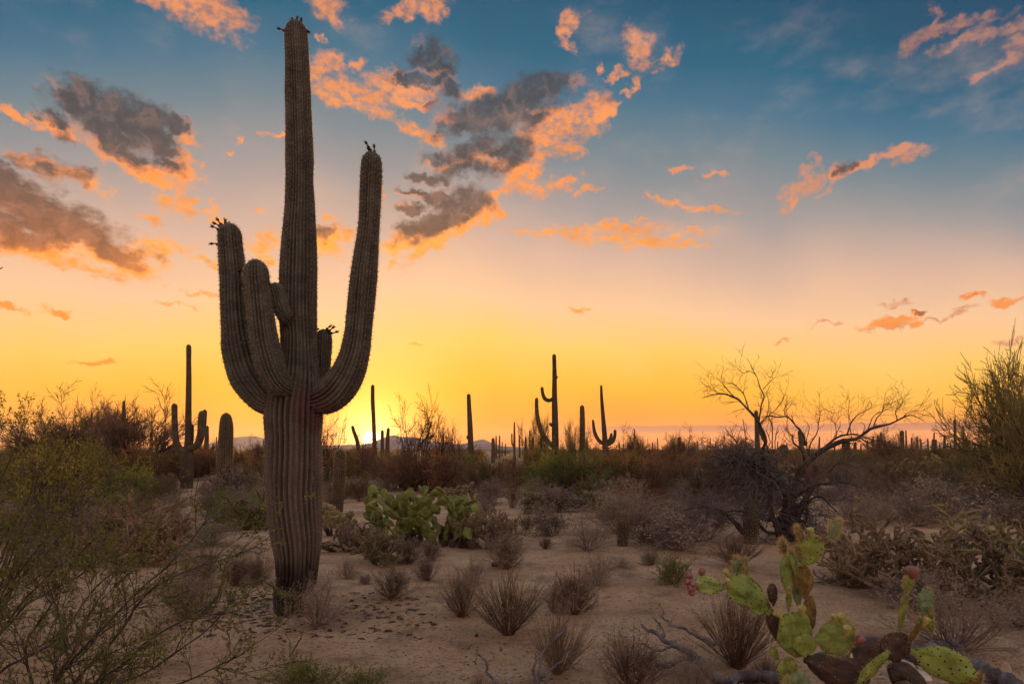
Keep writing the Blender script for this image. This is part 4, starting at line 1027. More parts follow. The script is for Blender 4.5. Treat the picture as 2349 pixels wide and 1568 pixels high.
# ------------------------------------------------------------------ prickly pears
def blotch(green, brown, amt):
    def f(x, nt, tcn, c):
        v = tcn.outputs['Object']; oi = nt.nodes.new('ShaderNodeObjectInfo')
        w = x.v('ADD', v, x.v('SCALE', (1, 2, 3), sc_=oi.outputs['Random']))
        n = x.noise(w, 9, 5, .65); c = x.mix(x.m('MULTIPLY', x.ss(n, .62 - amt * .25, .72), .8), c, (*brown, 1))
        vein = x.noise(x.v('MULTIPLY', w, (1, 1, .16)), 62, 4, .65)
        c = x.mix(x.m('MULTIPLY', x.ss(vein, .48, .36), .45), c, (green[0] * .42, green[1] * .48, green[2] * .5, 1))
        return x.mix(x.m('MULTIPLY', x.ss(vein, .52, .64), .55), c, (green[0] * 1.7, green[1] * 1.5, green[2] * 1.3, 1))
    return f
def padmat(name, g, brown=(.14, .085, .035), amt=.3, tw=.3, k=1.6):
    return mat(name, g, tuple(c * .6 for c in g), tuple(min(.9, c * 1.4) for c in g), scale=9, detail=8, rough=.6, spec=.35, bump=.9, bscale=22, trans=tuple(min(.9, c * k) for c in g), tw=tw, rnd=.10, fn=blotch(g, brown, amt))
M_PADL = padmat('light_green_pad', (.29, .37, .13), amt=.0)
M_PADG = padmat('green_pad', (.22, .30, .085), amt=.1)
M_PADY = padmat('yellow_green_pad', (.225, .275, .060), (.16, .11, .035), amt=.35)
M_PADO = padmat('mottled_brown_pad', (.20, .15, .038), (.13, .065, .022), amt=1.0)
M_PADW = padmat('woody_pad', (.060, .034, .024), (.030, .018, .014), amt=1.0, tw=.02)
M_PADB = padmat('blue_green_pad', (.18, .25, .14), amt=.1)
M_PADM = padmat('far_green_pad', (.185, .205, .060), (.13, .08, .03), amt=.3, tw=.38, k=2.2)
M_AREO = mat('areoles', (.035, .018, .014), rough=.95)
M_GLOC = mat('golden_spines', (.42, .32, .15), (.26, .18, .08), (.6, .48, .26), scale=30, rough=.6, trans=(.6, .44, .2), tw=.3)
M_PFR = mat('ripe_fruit', (.20, .070, .070), (.14, .060, .045), (.26, .085, .105), scale=14, rough=.45, spec=.45, bump=.2)
M_PFG = mat('green_fruit', (.34, .30, .085), (.22, .2, .06), (.46, .38, .14), scale=16, rough=.55, bump=.2)

def pad_geo(mb, L, w, th, nu=22, nv=20, seed=0.0, bend=.05, box=0.0, pinch=.28):
    """an obovate pad in its own frame: along +z from 0 to L, flat towards -y"""
    V = []
    for i in range(nu + 1):
        u = i / nu; s = math.sin(math.pi * min(1, max(0, u)) ** (1.25))
        hw = max(1e-3, (s ** (.62 - .25 * box)) * w * .5 * (1 + .05 * math.sin(seed + u * 9)))
        if u < .12: hw = max(hw * .8, w * .5 * pinch * (1 - (1 - u / .12) ** 2 * .3) if u > 0 else w * .10)
        ht = th * .5 * (min(1, s ** .5 + .15)) if 0 < u < 1 else th * .05
        for j in range(nv):
            a = 2 * math.pi * j / nv; cx, cy = math.cos(a), math.sin(a)
            x = hw * cx * (1 + .03 * math.sin(seed * 3 + u * 13)); y = ht * math.copysign(abs(cy) ** .7, cy)
            k0 = 1 if 0 < u < 1 else 0; n_ = noise.noise(Vector((x * 18 + seed, u * 4, cy))) * .014 * (L / .25) * k0
            n_ += math.copysign(1, cy) * k0 * abs(cy) * .0022 * math.sin(x / w * 34 + 3 * noise.noise(Vector((x * 9, u * 5, seed)))) * min(1, (1 - abs(2 * u - 1)) * 3) * (1 if L < .6 else 2)
            x *= 1 + .06 * noise.noise(Vector((u * 5 + seed, cx * 2, seed)))
            V.append((x + n_ * .7, y + n_ + bend * L * ((x / (w * .5)) ** 2 * .5 - math.sin(u * 2.6 + seed) * .35), u * L))
    i, j = np.meshgrid(np.arange(nu), np.arange(nv), indexing='ij'); j2 = (j + 1) % nv
    F = np.stack([i * nv + j, i * nv + j2, (i + 1) * nv + j2, (i + 1) * nv + j], -1).reshape(-1, 4)
    V = np.array(V); mb.add(V, F, m=0); return V.reshape(nu + 1, nv, 3)

def pad_obj(parent, base, tip, w, th, m, yaw=0.0, n_dots=(6, 4), spines=1, seed=None, box=0.0, slen=.022, dot=.0036, name='pad', label=None, lod=1.0, dens=1, bend=.05):
    """a pad from base to tip (parent space); yaw turns its face away from the viewer"""
    base = np.array(base, float); tip = np.array(tip, float); L = np.linalg.norm(tip - base); a = (tip - base) / L
    seed = rng.uniform(0, 50) if seed is None else seed
    side = np.cross([0, 1, 0], a); side /= max(np.linalg.norm(side), 1e-6)
    nrm = np.cross(a, side)                                        # away from the viewer
    c, s = math.cos(yaw), math.sin(yaw); side, nrm = side * c + nrm * s, nrm * c - side * s
    mb = MB(); grid = pad_geo(mb, L, w, th, int(22 * lod), int(20 * lod) // 2 * 2, seed, bend=bend, box=box)
    nu, nv = grid.shape[0] - 1, grid.shape[1]
    if n_dots:
        pts, nn = [], []
        for f in (0, 1):
            for iu in range(n_dots[0]):
                for iv in range(n_dots[1]):
                    u = (iu + .6 + .2 * rng.normal()) / (n_dots[0] + .1); vv = (iv + .5 + .16 * rng.normal() + (.5 if iu % 2 else 0)) / (n_dots[1] + .5)
                    if not .06 < u < .985: continue
                    k = vv * (nv / 2) + (nv / 2 if f else 0); i0 = min(int(u * nu), nu - 1); j0 = int(k) % nv; j1 = (j0 + 1) % nv; fu = u * nu - i0; fj = k - int(k)
                    p = (grid[i0, j0] * (1 - fj) + grid[i0, j1] * fj) * (1 - fu) + (grid[i0 + 1, j0] * (1 - fj) + grid[i0 + 1, j1] * fj) * fu
                    e1 = grid[i0 + 1, j0] - grid[i0, j0]; e2 = grid[i0, j1] - grid[i0, j0]; n_ = np.cross(e2, e1); l_ = np.linalg.norm(n_)
                    if l_ < 1e-9: continue
                    pts.append(p); nn.append(n_ / l_)
        pts = np.array(pts); nn = np.array(nn)
        t1 = unit(np.cross(nn, [0.3, .2, 1])); t2 = np.cross(nn, t1); ring = 6; th_ = np.arange(ring) / ring * 2 * np.pi
        rr = dot * .6 * rng.uniform(.6, 1.4, len(pts))[:, None, None]
        Vd = np.concatenate([pts[:, None] - nn[:, None] * .001 + rr * (t1[:, None] * np.cos(th_)[None, :, None] + t2[:, None] * np.sin(th_)[None, :, None]), (pts + nn * dot * .7)[:, None]], 1)
        b_ = np.arange(len(pts))[:, None] * 7; a_ = np.arange(6)
        mb.add(Vd, np.stack([b_ + a_, b_ + (a_ + 1) % 6, b_ + 6 + 0 * a_], -1).reshape(-1, 3), m=1)
        if spines:
            k = spines; spikes(mb, np.repeat(pts, k, 0), np.repeat(nn, k, 0) + rng.normal(size=(len(pts) * k, 3)) * .7, slen * rng.uniform(.5, 1.3, len(pts) * k), .0022, m=2)
    # bristles along the rim of the upper half
    if dens:
        rim = np.concatenate([grid[nu // 3:, 0], grid[nu // 3:, nv // 2], grid[-2]]); rim = np.repeat(rim, dens, 0)
        d = rim - np.array([0, 0, L * .45]); spikes(mb, rim, unit(d) + rng.normal(size=(len(rim), 3)) * .55, slen * rng.uniform(.4, 1.1, len(rim)), .002, m=2)
    Rm = np.stack([side, nrm, a], 1)
    o = link(name, mb.mesh(name, [m, M_AREO, M_GLOC]), parent, tuple(base)); o.rotation_euler = Matrix(Rm.tolist()).to_euler()
    if label: o['label'] = label
    return o

def fruit_obj(parent, c, d, r, m, spines=8, ripe=False):
    """a barrel-shaped fruit with a sunken crown"""
    d = unit(np.array(d, float)); mb = MB()
    prof = [(0, .30), (.15, .62), (.4, .92), (.65, 1.0), (.85, .93), (.96, .80), (1.0, .66), (.95, .45), (.90, .15)] if ripe else [(0, .35), (.2, .55), (.5, .78), (.8, .92), (.96, .95), (1.02, .84), (.97, .62), (.90, .30), (.88, .08)]
    n = 12; th = np.arange(n) / n * 2 * np.pi; L = r * (2.15 if ripe else 2.4)
    s = unit(np.cross(d, [.1, 1, .05])); t = np.cross(d, s); c = np.array(c, float)
    V = np.array([[d * (h * L) + r * q * (s * math.cos(a) + t * math.sin(a)) * (1 + .03 * math.cos(a * 5)) for a in th] for h, q in prof])
    i, j = np.meshgrid(np.arange(len(prof) - 1), np.arange(n), indexing='ij'); j2 = (j + 1) % n
    mb.add(V, np.stack([i * n + j, i * n + j2, (i + 1) * n + j2, (i + 1) * n + j], -1).reshape(-1, 4), m=0)
    if spines:
        k = rng.integers(0, n, spines * 3); i_ = rng.integers(1, 6, spines * 3); pos = V[i_, k]
        spikes(mb, pos, unit(pos - d * L * .4) + rng.normal(size=pos.shape) * .3, r * rng.uniform(.3, .8, len(pos)), .0022, m=1)
    return link('fruit', mb.mesh('fruit', [m, M_GLOC]), parent, tuple(c))

# big clump behind the clearing
def pear_clump(px, py, wpx, hpx, label, npads, seed, m=M_PADM, padl=.215):
    x, y, z = ground(px, py); k = y / FOCAL; w, h = wpx * k, hpx * k
    root = thing('prickly_pear', label, 'prickly pear cactus', (x, y, z)); g = np.random.default_rng(seed)
    todo = [(np.array([g.uniform(-.44, .44) * w, g.uniform(-.22, .22) * w, -.03]), np.array([g.normal() * .25, g.normal() * .2, 1.0]), 0) for _ in range(int(npads / 5.5))]
    for q_, t_ in enumerate(todo): t_[0][0] = ((q_ + .5) / len(todo) - .5) * .92 * w + g.normal() * .03
    made = 0
    while todo and made < npads:
        b, d, lev = todo.pop(int(g.integers(0, len(todo)))); d = d / np.linalg.norm(d); L = padl * g.uniform(.8, 1.2) * (1.15 if lev == 0 else 1); tip = b + d * L
        env = (abs(tip[0]) / (w * .50)) ** 5 + (tip[1] / (w * .42)) ** 2 + (max(0, tip[2]) / (h * (.86 + .14 * math.sin(tip[0] * 7 + 1)))) ** 5
        if (env > 1.0 and lev > 1) or tip[2] < .04: continue
        mm = M_PADW if lev == 0 else (m if g.uniform() < .8 else M_PADY)
        pad_obj(root, b, tip, L * g.uniform(.66, .84), .024, mm, yaw=g.uniform(-1.4, 1.4), n_dots=(6, 4), spines=1, slen=.03, dot=.0045, lod=.62, dens=1)
        made += 1
        for _ in range(g.integers(1, 3) if lev < 2 else g.integers(2, 4)):
            e = d * .9 + np.array([g.normal() * .55 + np.sign(b[0]) * .12, g.normal() * .45, g.uniform(.0, .55)])
            todo.append((tip - d * L * g.uniform(.02, .14) + np.array([g.normal(), g.normal(), 0]) * .02, e, lev + 1))
        g.shuffle(todo) if made % 5 == 0 else None
    return root
pear_clump(962, 1250, 275, 165, 'big green prickly pear thicket in the centre behind the clearing', 290, 5, padl=.165)
pear_clump(1050, 1225, 90, 95, 'darker small prickly pear at the right flank of the big thicket', 26, 9)
pear_clump(190, 1192, 170, 96, 'prickly pear half hidden behind the creosote at far left', 46, 12)
pear_clump(905, 1118, 50, 70, 'tall column of sunlit pads beneath the bare forked tree', 12, 15)

# nearest prickly pear, pad by pad
PY = 3.25
pb = ground(2000, 1700); PGZ = hgt(1.7, PY); PRX = (1985 - CX) / FOCAL * PY
pear = thing('prickly_pear', 'nearest prickly pear with purple fruits and bright yellow-green pads at the lower right', 'prickly pear cactus', (PRX, PY, PGZ))
def Z1(x, y): return 1541 + x * .2572, 1165 + y * .2572
def Z2(x, y): return 1935.5 + x * .2571, 1165 + y * .2571
def LP(z, x, y, dy=0.0):
    px, py = z(x, y); return W(px, py, PY + dy) - np.array([PRX, PY, PGZ])
K_ = .2572 / FOCAL * PY
def fgpad(z, bx, by, tx, ty, w, m, yaw=0.0, dy=0.0, dy2=None, th=.022, **kw):
    b = LP(z, bx, by, dy); t = LP(z, tx, ty, dy if dy2 is None else dy2); L = np.linalg.norm(t - b)
    kw.setdefault('lod', 1.7)
    return pad_obj(pear, b, t, w * K_ / max(.25, abs(math.cos(yaw))) if w > 60 else w * K_, th, m, yaw, **kw)
# woody old stems first, rooted in the sand below the picture's edge
for (ax, ay, bx_, by_, w_, dy_) in [(1960,1716,1925,1560,120,.05),(2030,1716,1990,1570,130,.0),(2085,1716,2075,1560,110,-.05),(1900,1712,1850,1590,90,-.02),(2150,1716,2190,1600,100,-.08),(2010,1700,2100,1590,120,.1)]:
    a_ = W(ax, ay, PY + dy_) - np.array([PRX, PY, PGZ]); b_ = W(bx_, by_, PY + dy_) - np.array([PRX, PY, PGZ])
    pad_obj(pear, a_, b_, w_ / FOCAL * PY, .07, M_PADW, yaw=rng.uniform(-.4, .4), n_dots=(6, 4), dens=0, lod=1.2)
fgpad(Z1, 1180, 1330, 1760, 1560, 330, M_PADW, dy=.02, th=.09, n_dots=(8, 5), label='dark fallen woody stem of old pads', spines=1, dens=0)
fgpad(Z1, 1560, 1480, 1900, 1180, 300, M_PADW, dy=.05, th=.08, n_dots=(6, 5), spines=1, dens=0)
fgpad(Z1, 1100, 1290, 850, 900, 170, M_PADW, yaw=.5, dy=.06, th=.05, n_dots=(8, 4), label='brown corky pad carrying the fruiting branch')
fgpad(Z1, 1250, 1080, 1215, 770, 120, M_PADO, yaw=.6, dy=.05, th=.04)
fgpad(Z1, 1130, 1330, 1075, 920, 330, M_PADY, yaw=.1, dy=0.0, box=.9, n_dots=(7, 5), dot=.0062, th=.034, slen=.012)
fgpad(Z1, 1175, 1330, 1190, 1120, 205, M_PADY, yaw=-.15, dy=-.035, n_dots=(4, 4), th=.022, slen=.01)
fgpad(Z1, 880, 945, 490, 600, 245, M_PADG, yaw=-.1, dy=.0, dy2=-.03, n_dots=(9, 5), dot=.006, box=.3, slen=.008)
fgpad(Z1, 885, 880, 690, 620, 110, M_PADO, yaw=1.2, dy=.05, n_dots=(6, 3))
fgpad(Z1, 482, 715, 180, 655, 165, M_PADL, yaw=.1, dy=-.03, n_dots=(7, 4), dot=.005, slen=.006)
fgpad(Z1, 590, 600, 575, 445, 78, M_PADB, yaw=.4, dy=.03, spines=3, dens=3, slen=.035)
fgpad(Z1, 655, 630, 655, 465, 60, M_PADY, yaw=1.1, dy=.02, spines=3, dens=3, slen=.035)
fgpad(Z1, 905, 870, 895, 665, 100, M_PADW, yaw=.3, dy=.05)
fgpad(Z1, 1050, 780, 1010, 415, 140, M_PADG, yaw=.25, dy=.02, n_dots=(8, 4), spines=2)
fgpad(Z1, 1010, 420, 985, 290, 52, M_PADO, yaw=.2, dy=.02, spines=5, dens=5, slen=.034)
fgpad(Z1, 1120, 640, 1065, 380, 95, M_PADG, yaw=1.0, dy=.03, spines=2, dens=2)
fgpad(Z1, 1195, 810, 1165, 500, 165, M_PADO, yaw=-.2, dy=.0, n_dots=(8, 5), dot=.005)
fgpad(Z1, 1130, 880, 1118, 660, 95, M_PADB, yaw=.3, dy=.05)
fgpad(Z1, 1150, 515, 1300, 245, 235, M_PADY, yaw=-.1, dy=-.02, n_dots=(6, 4), dot=.0062, box=.4)
fgpad(Z1, 1395, 290, 1500, 110, 112, M_PADB, yaw=.2, dy=-.02, n_dots=(7, 4), spines=4, dens=4, slen=.03, dot=.003)
fgpad(Z1, 1165, 290, 1115, 175, 48, M_PADO, yaw=.9, dy=-.01, spines=5, dens=5, slen=.03)
fgpad(Z1, 1160, 440, 1120, 360, 40, M_PADO, yaw=.9, dy=-.01, spines=4, dens=4, slen=.03)
fgpad(Z1, 1040, 925, 1046, 715, 46, M_PADY, yaw=0, dy=-.03, spines=2, dens=2)
fgpad(Z1, 1280, 1165, 1630, 1130, 350, M_PADG, yaw=.15, dy=-.05, n_dots=(8, 6), spines=4, dens=4, slen=.03, dot=.003, box=.5, label='darker spiny pad with fruits on its rim')
fgpad(Z1, 1020, 1590, 1045, 1320, 190, M_PADY, yaw=.2, dy=-.02, n_dots=(6, 4), dot=.0055)
fgpad(Z1, 1120, 1680, 1150, 1455, 210, M_PADB, yaw=.1, dy=-.06, n_dots=(6, 4))
fgpad(Z1, 945, 1350, 890, 1235, 70, M_PADY, yaw=.7, dy=.02, spines=2)
fgpad(Z1, 1000, 1640, 1035, 1500, 100, M_PADY, yaw=.7, dy=-.1, spines=3, dens=3)
fgpad(Z2, 475, 1375, 455, 1100, 310, M_PADW, yaw=.1, dy=.02, n_dots=(6, 5), dot=.0065, box=.5, label='round dark brown pad')
fgpad(Z2, 495, 1115, 565, 735, 62, M_PADY, yaw=0, dy=.0, n_dots=(10, 2), spines=2, dens=3)
fgpad(Z2, 590, 740, 560, 620, 95, M_PADY, yaw=.2, dy=.0, n_dots=(4, 3), spines=2, box=.8, dens=3)
fgpad(Z2, 705, 960, 758, 710, 150, M_PADB, yaw=.1, dy=.02, n_dots=(8, 6), dot=.0045)
fgpad(Z2, 785, 1080, 735, 980, 80, M_PADY, yaw=.4, dy=-.0, spines=2, dens=3)
fgpad(Z2, 780, 1140, 778, 880, 40, M_PADY, yaw=0, dy=.01, spines=4, dens=5, slen=.02)
fgpad(Z2, 560, 1215, 700, 1010, 58, M_PADO, yaw=0, dy=.0, n_dots=(8, 2), spines=2, dens=3)
fgpad(Z2, 690, 1050, 660, 980, 60, M_PADG, yaw=.6, dy=.0, spines=2)
fgpad(Z2, 100, 1620, 400, 1275, 120, M_PADY, yaw=.35, dy=-.1, n_dots=(10, 4), dot=.0055)
fgpad(Z2, 600, 1270, 1180, 1500, 290, M_PADY, yaw=.15, dy=-.1, dy2=-.2, n_dots=(9, 5), dot=.0075, th=.03)
fgpad(Z2, 930, 1600, 1240, 1500, 200, M_PADO, yaw=.4, dy=-.15, n_dots=(6, 4))
fgpad(Z2, 760, 1640, 400, 1400, 240, M_PADW, yaw=.2, dy=.1, th=.06, n_dots=(6, 4))
for z_, x, y, ex, ey, r, m, rp, dy in [(Z1,185,615,120,585,34,M_PFR,1,-.03),(Z1,262,600,275,535,32,M_PFR,1,-.03),(Z1,175,660,110,650,31,M_PFR,1,-.05),(Z1,200,640,185,690,27,M_PFR,1,-.07),(Z1,215,705,140,715,36,M_PFR,1,-.06),(Z1,205,725,165,765,30,M_PFR,1,-.045),
   (Z1,510,600,470,545,27,M_PFG,0,-.04),(Z1,520,640,470,635,25,M_PFG,0,-.06),(Z1,470,690,455,665,12,M_PFR,1,-.05),
   (Z1,1245,250,1235,180,32,M_PFG,0,-.02),(Z1,980,980,925,920,36,M_PFG,0,-.03),(Z1,1165,955,1160,880,36,M_PFG,0,-.03),(Z1,1460,1010,1445,930,30,M_PFG,0,-.06),(Z1,1530,1030,1505,950,40,M_PFG,0,-.06),(Z1,1560,1130,1562,1085,36,M_PFG,0,-.10),(Z1,1640,1190,1690,1160,38,M_PFR,1,-.08),
   (Z2,615,625,622,520,50,M_PFR,1,.0),(Z2,600,600,570,500,40,M_PFR,1,.02),(Z2,710,1050,740,990,34,M_PFG,0,-.01),(Z1,1600,1290,1605,1365,16,M_PFG,0,-.08)]:
    a = LP(z_, x, y, dy); b = LP(z_, ex, ey, dy - .01); fruit_obj(pear, a, b - a, r * K_, m, 10 if rp == 0 else 3, bool(rp))

# ------------------------------------------------------------------ dead mesquite
def Z3(x, y): return 1597.3 + x * .2877, 808 + y * .2877
TY = 10.3
tx = (1815 - CX) / FOCAL * TY; tz = hgt(tx, TY)
dead = thing('dead_tree', 'dead mesquite with one arching bough and a grey tangle of drooping twigs', 'dead tree', (tx, TY, tz))
def limb(pts, w0, w1, n=26, dy=(0, 0), z=Z3, wob=.012):
    P_ = np.array([W(*z(a, b), TY + dy[0] + (dy[1] - dy[0]) * k / max(1, len(pts) - 1)) - np.array([tx, TY, tz]) for k, (a, b) in enumerate(pts)])
    q = spline(P_, n); q = q + vnoise(q, 6, len(pts) * 3.7)[:, None] * np.array([wob, wob, wob]) + rng.normal(size=q.shape) * .002
    k_ = .2877 / FOCAL * TY * .5
    return q, np.linspace(w0 * 1.25, w1 * 1.2, n) * k_ * (1 + .12 * rng.normal(size=n))
LIMBS = [
 ('trunk', [(735,1500),(738,1400),(748,1300),(750,1200),(715,1080)], 120, 78, (0, 0)),
 ('trunk', [(690,1480),(672,1380),(700,1280),(760,1150),(800,1020),(850,900)], 70, 52, (.12, .1)),
 ('branch', [(715,1090),(660,1010),(600,960),(545,930),(480,900),(420,875),(360,840),(300,850)], 66, 26, (0, -.3)),
 ('branch', [(600,960),(560,940),(450,940),(390,910)], 34, 12, (-.05, -.3)),
 ('branch', [(560,930),(535,860),(530,780),(555,700),(520,610),(490,540),(440,480),(370,410),(300,355),(200,330),(120,340),(50,362)], 24, 3.0, (0, -.7)),
 ('branch', [(300,355),(230,275),(170,215)], 8, 2.5, (-.5, -.7)),
 ('branch', [(420,455),(370,320),(300,250),(250,240)], 9, 2.5, (-.4, -.6)),
 ('branch', [(300,355),(150,310),(95,270),(80,300)], 6, 2.2, (-.5, -.8)),
 ('branch', [(560,740),(500,600),(520,420),(540,345),(505,270),(475,180),(430,90),(412,48)], 15, 2.6, (.1, .3)),
 ('branch', [(475,180),(420,150),(370,160),(350,130)], 5, 2.0, (.3, .4)),
 ('branch', [(530,300),(580,240),(610,200),(580,190)], 6, 2.2, (.2, .3)),
 ('branch', [(600,900),(560,720),(505,590),(560,520),(575,400),(560,300)], 12, 2.6, (.2, .4)),
 ('branch', [(605,760),(606,600),(580,500),(640,450),(690,380),(700,340)], 10, 2.4, (.3, .1)),
 ('branch', [(800,1010),(840,930),(930,835),(1010,775),(1070,745),(1180,705),(1280,688),(1340,640),(1410,600),(1550,565),(1640,525),(1700,500),(1760,510),(1820,545)], 44, 2.8, (.05, -.9)),
 ('branch', [(960,810),(1060,725),(1120,680),(1200,655),(1290,655),(1380,690),(1420,700)], 22, 4, (.0, .3)),
 ('branch', [(1300,680),(1370,720),(1440,700),(1500,720)], 10, 3, (-.4, -.6)),
 ('branch', [(870,880),(840,780),(790,740),(765,700),(768,650)], 24, 5, (.1, .2)),
 ('branch', [(870,740),(850,660),(800,585),(725,510),(650,515),(560,512),(500,575)], 17, 5, (.2, .0)),
 ('branch', [(725,510),(700,460),(740,400)], 6, 2.2, (.1, .1)),
 ('branch', [(730,520),(725,620),(760,660)], 5, 2.2, (.1, .1)),
 ('branch', [(900,850),(905,740),(960,640),(975,560),(985,480),(960,420)], 13, 2.5, (.3, .5)),
 ('branch', [(985,480),(1020,450),(1070,470)], 5, 2.0, (.4, .5)),
 ('branch', [(900,860),(880,700),(900,600),(870,545),(855,545)], 9, 2.5, (.2, .4)),
 ('branch', [(1120,690),(1100,560),(1050,520)], 6, 2.2, (.0, .2)),
 ('branch', [(1200,660),(1240,550),(1300,490),(1390,440),(1395,400)], 11, 2.4, (-.1, -.2)),
 ('branch', [(1410,600),(1440,520),(1480,480),(1500,410),(1560,420)], 9, 2.4, (-.4, -.5)),
 ('branch', [(1360,630),(1420,500),(1480,470),(1560,440)], 8, 2.2, (-.4, -.3)),
 ('branch', [(1600,545),(1590,470),(1640,405),(1635,350)], 7, 2.4, (-.6, -.7)),
 ('branch', [(1640,525),(1700,470),(1750,460)], 6, 2.2, (-.7, -.8)),
 ('branch', [(1240,690),(1220,560),(1215,460),(1222,380)], 6, 2.0, (-.2, -.1)),
 ('branch', [(760,1180),(830,1120),(930,1060),(1080,1040),(1200,1040),(1320,1080)], 22, 5, (.0, -.7)),
 ('branch', [(800,1350),(850,1250),(900,1180),(990,1150),(1100,1250),(1180,1330)], 26, 4, (.0, -.8)),
 ('branch', [(680,1290),(780,1320),(880,1350),(980,1400)], 20, 5, (-.25, -.6)),
 ('branch', [(690,1330),(560,1330),(430,1280),(300,1260),(150,1290),(0,1340)], 26, 5, (-.1, -.8)),
 ('branch', [(380,1440),(330,1380),(230,1290),(120,1240),(0,1235),(-90,1260)], 34, 8, (-.2, -.5)),
 ('branch', [(340,850),(250,870),(120,830),(0,960),(-40,1040)], 13, 3, (-.3, -.5)),
 ('branch', [(330,860),(230,1000),(120,1100),(0,1110),(-90,1150)], 18, 4, (-.3, -.6)),
 ('branch', [(560,940),(520,1020),(440,1060),(400,1180)], 12, 3, (-.4, -.5)),
 ('branch', [(620,970),(590,1080),(580,1200),(600,1330)], 30, 10, (-.2, -.3)),
 ('trunk', [(790,1470),(800,1350),(830,1230),(905,1120),(930,1000),(960,900)], 52, 26, (.15, .3)),
 ('trunk', [(660,1470),(640,1380),(600,1300),(590,1180),(620,1060)], 44, 26, (-.1, .1)),
 ('branch', [(760,1450),(840,1400),(880,1300),(870,1180),(900,1060)], 30, 12, (-.15, -.2)),
 ('branch', [(700,1440),(560,1430),(480,1330),(450,1200),(470,1060)], 26, 8, (-.2, -.4)),
 ('branch', [(800,1440),(900,1400),(1000,1420),(1080,1460)], 22, 6, (-.2, -.5)),
 ('branch', [(1060,950),(1120,890),(1200,890),(1310,930)], 9, 3, (.3, .0)),
 ('branch', [(700,1060),(800,1100),(760,1200),(860,1290)], 30, 14, (.2, .1))]
allP, allR = [], []
for nm, pts, w0, w1, dy in LIMBS:
    q, r_ = limb(pts, w0, w1, dy=dy); allP.append(q); allR.append(r_)
    b_ = MB(); tubes(b_, q[None], r_[None], 8 if w0 > 15 else 5); link(nm, b_.mesh(nm, M_BARK), dead)
allP, allR = np.array(allP), np.array(allR)
tw = MB()
hi = np.array([i for i, l in enumerate(LIMBS) if l[1][-1][1] < 760 and l[0] == 'branch'])
U, u = grow(allP[hi], allR[hi], 10, .3, 1, .42, .10, .42, 6, .26, .03, .4, .4); u = np.clip(u, .0016, .005)
Z, z = grow(U, u, 3, .2, 1, .45, .05, .2, 4, .28, .03, .7, .5); z = np.clip(z, .0013, .0035)
tubes(tw, U, u, 3); tubes(tw, Z, z, 3)
lo = np.array([i for i, l in enumerate(LIMBS) if l[1][-1][1] >= 760 and l[0] == 'branch'] + [2, 2, 2, 2, 2])
U, u = grow(allP[lo], allR[lo], 20, .12, 1, .55, .25, .75, 8, .24, -.06, .35, .4); u = np.clip(u, .0025, .008)
Z, z = grow(U, u, 4, .15, 1, .45, .10, .36, 6, .25, -.05, .7, .5); z = np.clip(z, .0018, .004)
U[..., 2] = np.maximum(U[..., 2], .01); Z[..., 2] = np.maximum(Z[..., 2], .01)
tg = MB(); tubes(tg, U, u, 3); tubes(tg, Z, z, 3)
Y2, y2 = grow(Z, z, 2, .2, 1, .5, .05, .2, 3, .25, -.03, .8, .5); tubes(tg, Y2, y2, 3)
link('twigs', tw.mesh('twigs', M_BARK), dead, kind='stuff')
link('drooping_twigs', tg.mesh('drooping_twigs', M_BARKG), dead, kind='stuff')

# ------------------------------------------------------------------ creosote bushes in front
def creosote(loc, label, stems, n1=14, n2=7, lsz=.011, nl=5, Y=3.2, l1=.5, l2=.2, rr=.009, rotz=0.0, wiggle=.02, bare=()):
    root = thing('creosote_bush', label, 'creosote bush', loc); lx, ly, lz = loc
    ps, rs = [], []
    for si, pts in enumerate(stems):
        P_ = np.array([np.array(p[0]) if isinstance(p[0], tuple) else W(p[0], p[1], p[2]) for p in pts]) - np.array(loc)
        q = spline(P_, 18); q = q + np.stack([vnoise(q, 5, 1 + si), vnoise(q, 5, 9 + si), vnoise(q, 5, 20 + si)], -1) * wiggle
        r_ = np.linspace(rr, rr * .28, 18) * (1 + .1 * rng.normal(size=18)); ps.append(q); rs.append(r_)
        b_ = MB(); tubes(b_, q[None], r_[None], 6); link('stem', b_.mesh('stem', M_BARK), root)
    P, r = np.array(ps), np.array(rs)
    Q, q = grow(P, r, n1, .18, 1, .38, l1 * .35, l1, 8, .16, .05, .5, .35); q = np.clip(q, .0012, .005)
    U, u = grow(Q, q, n2, .2, 1, .42, l2 * .4, l2, 5, .18, .05, .7, .5); u = np.clip(u, .0009, .002)
    V_, v_ = grow(U, u, 3, .2, 1, .45, l2 * .2, l2 * .5, 3, .2, .04, .8, .5)
    t_ = MB(); tubes(t_, Q, q, 4); tubes(t_, U, u, 3); tubes(t_, V_, v_, 3); link('twigs', t_.mesh('twigs', M_BARK), root, kind='stuff')
    l_ = MB(); leaves(l_, U, nl, lsz, 2.0); leaves(l_, V_, nl, lsz, 2.0); link('leaves', l_.mesh('leaves', M_LEAFD, False), root, kind='stuff')
    return root
b0 = (-2.05, 3.15, hgt(-2.05, 3.15))
def B0(dx=0, dy=0): return ((b0[0] + dx, b0[1] + dy, b0[2] - .03),)
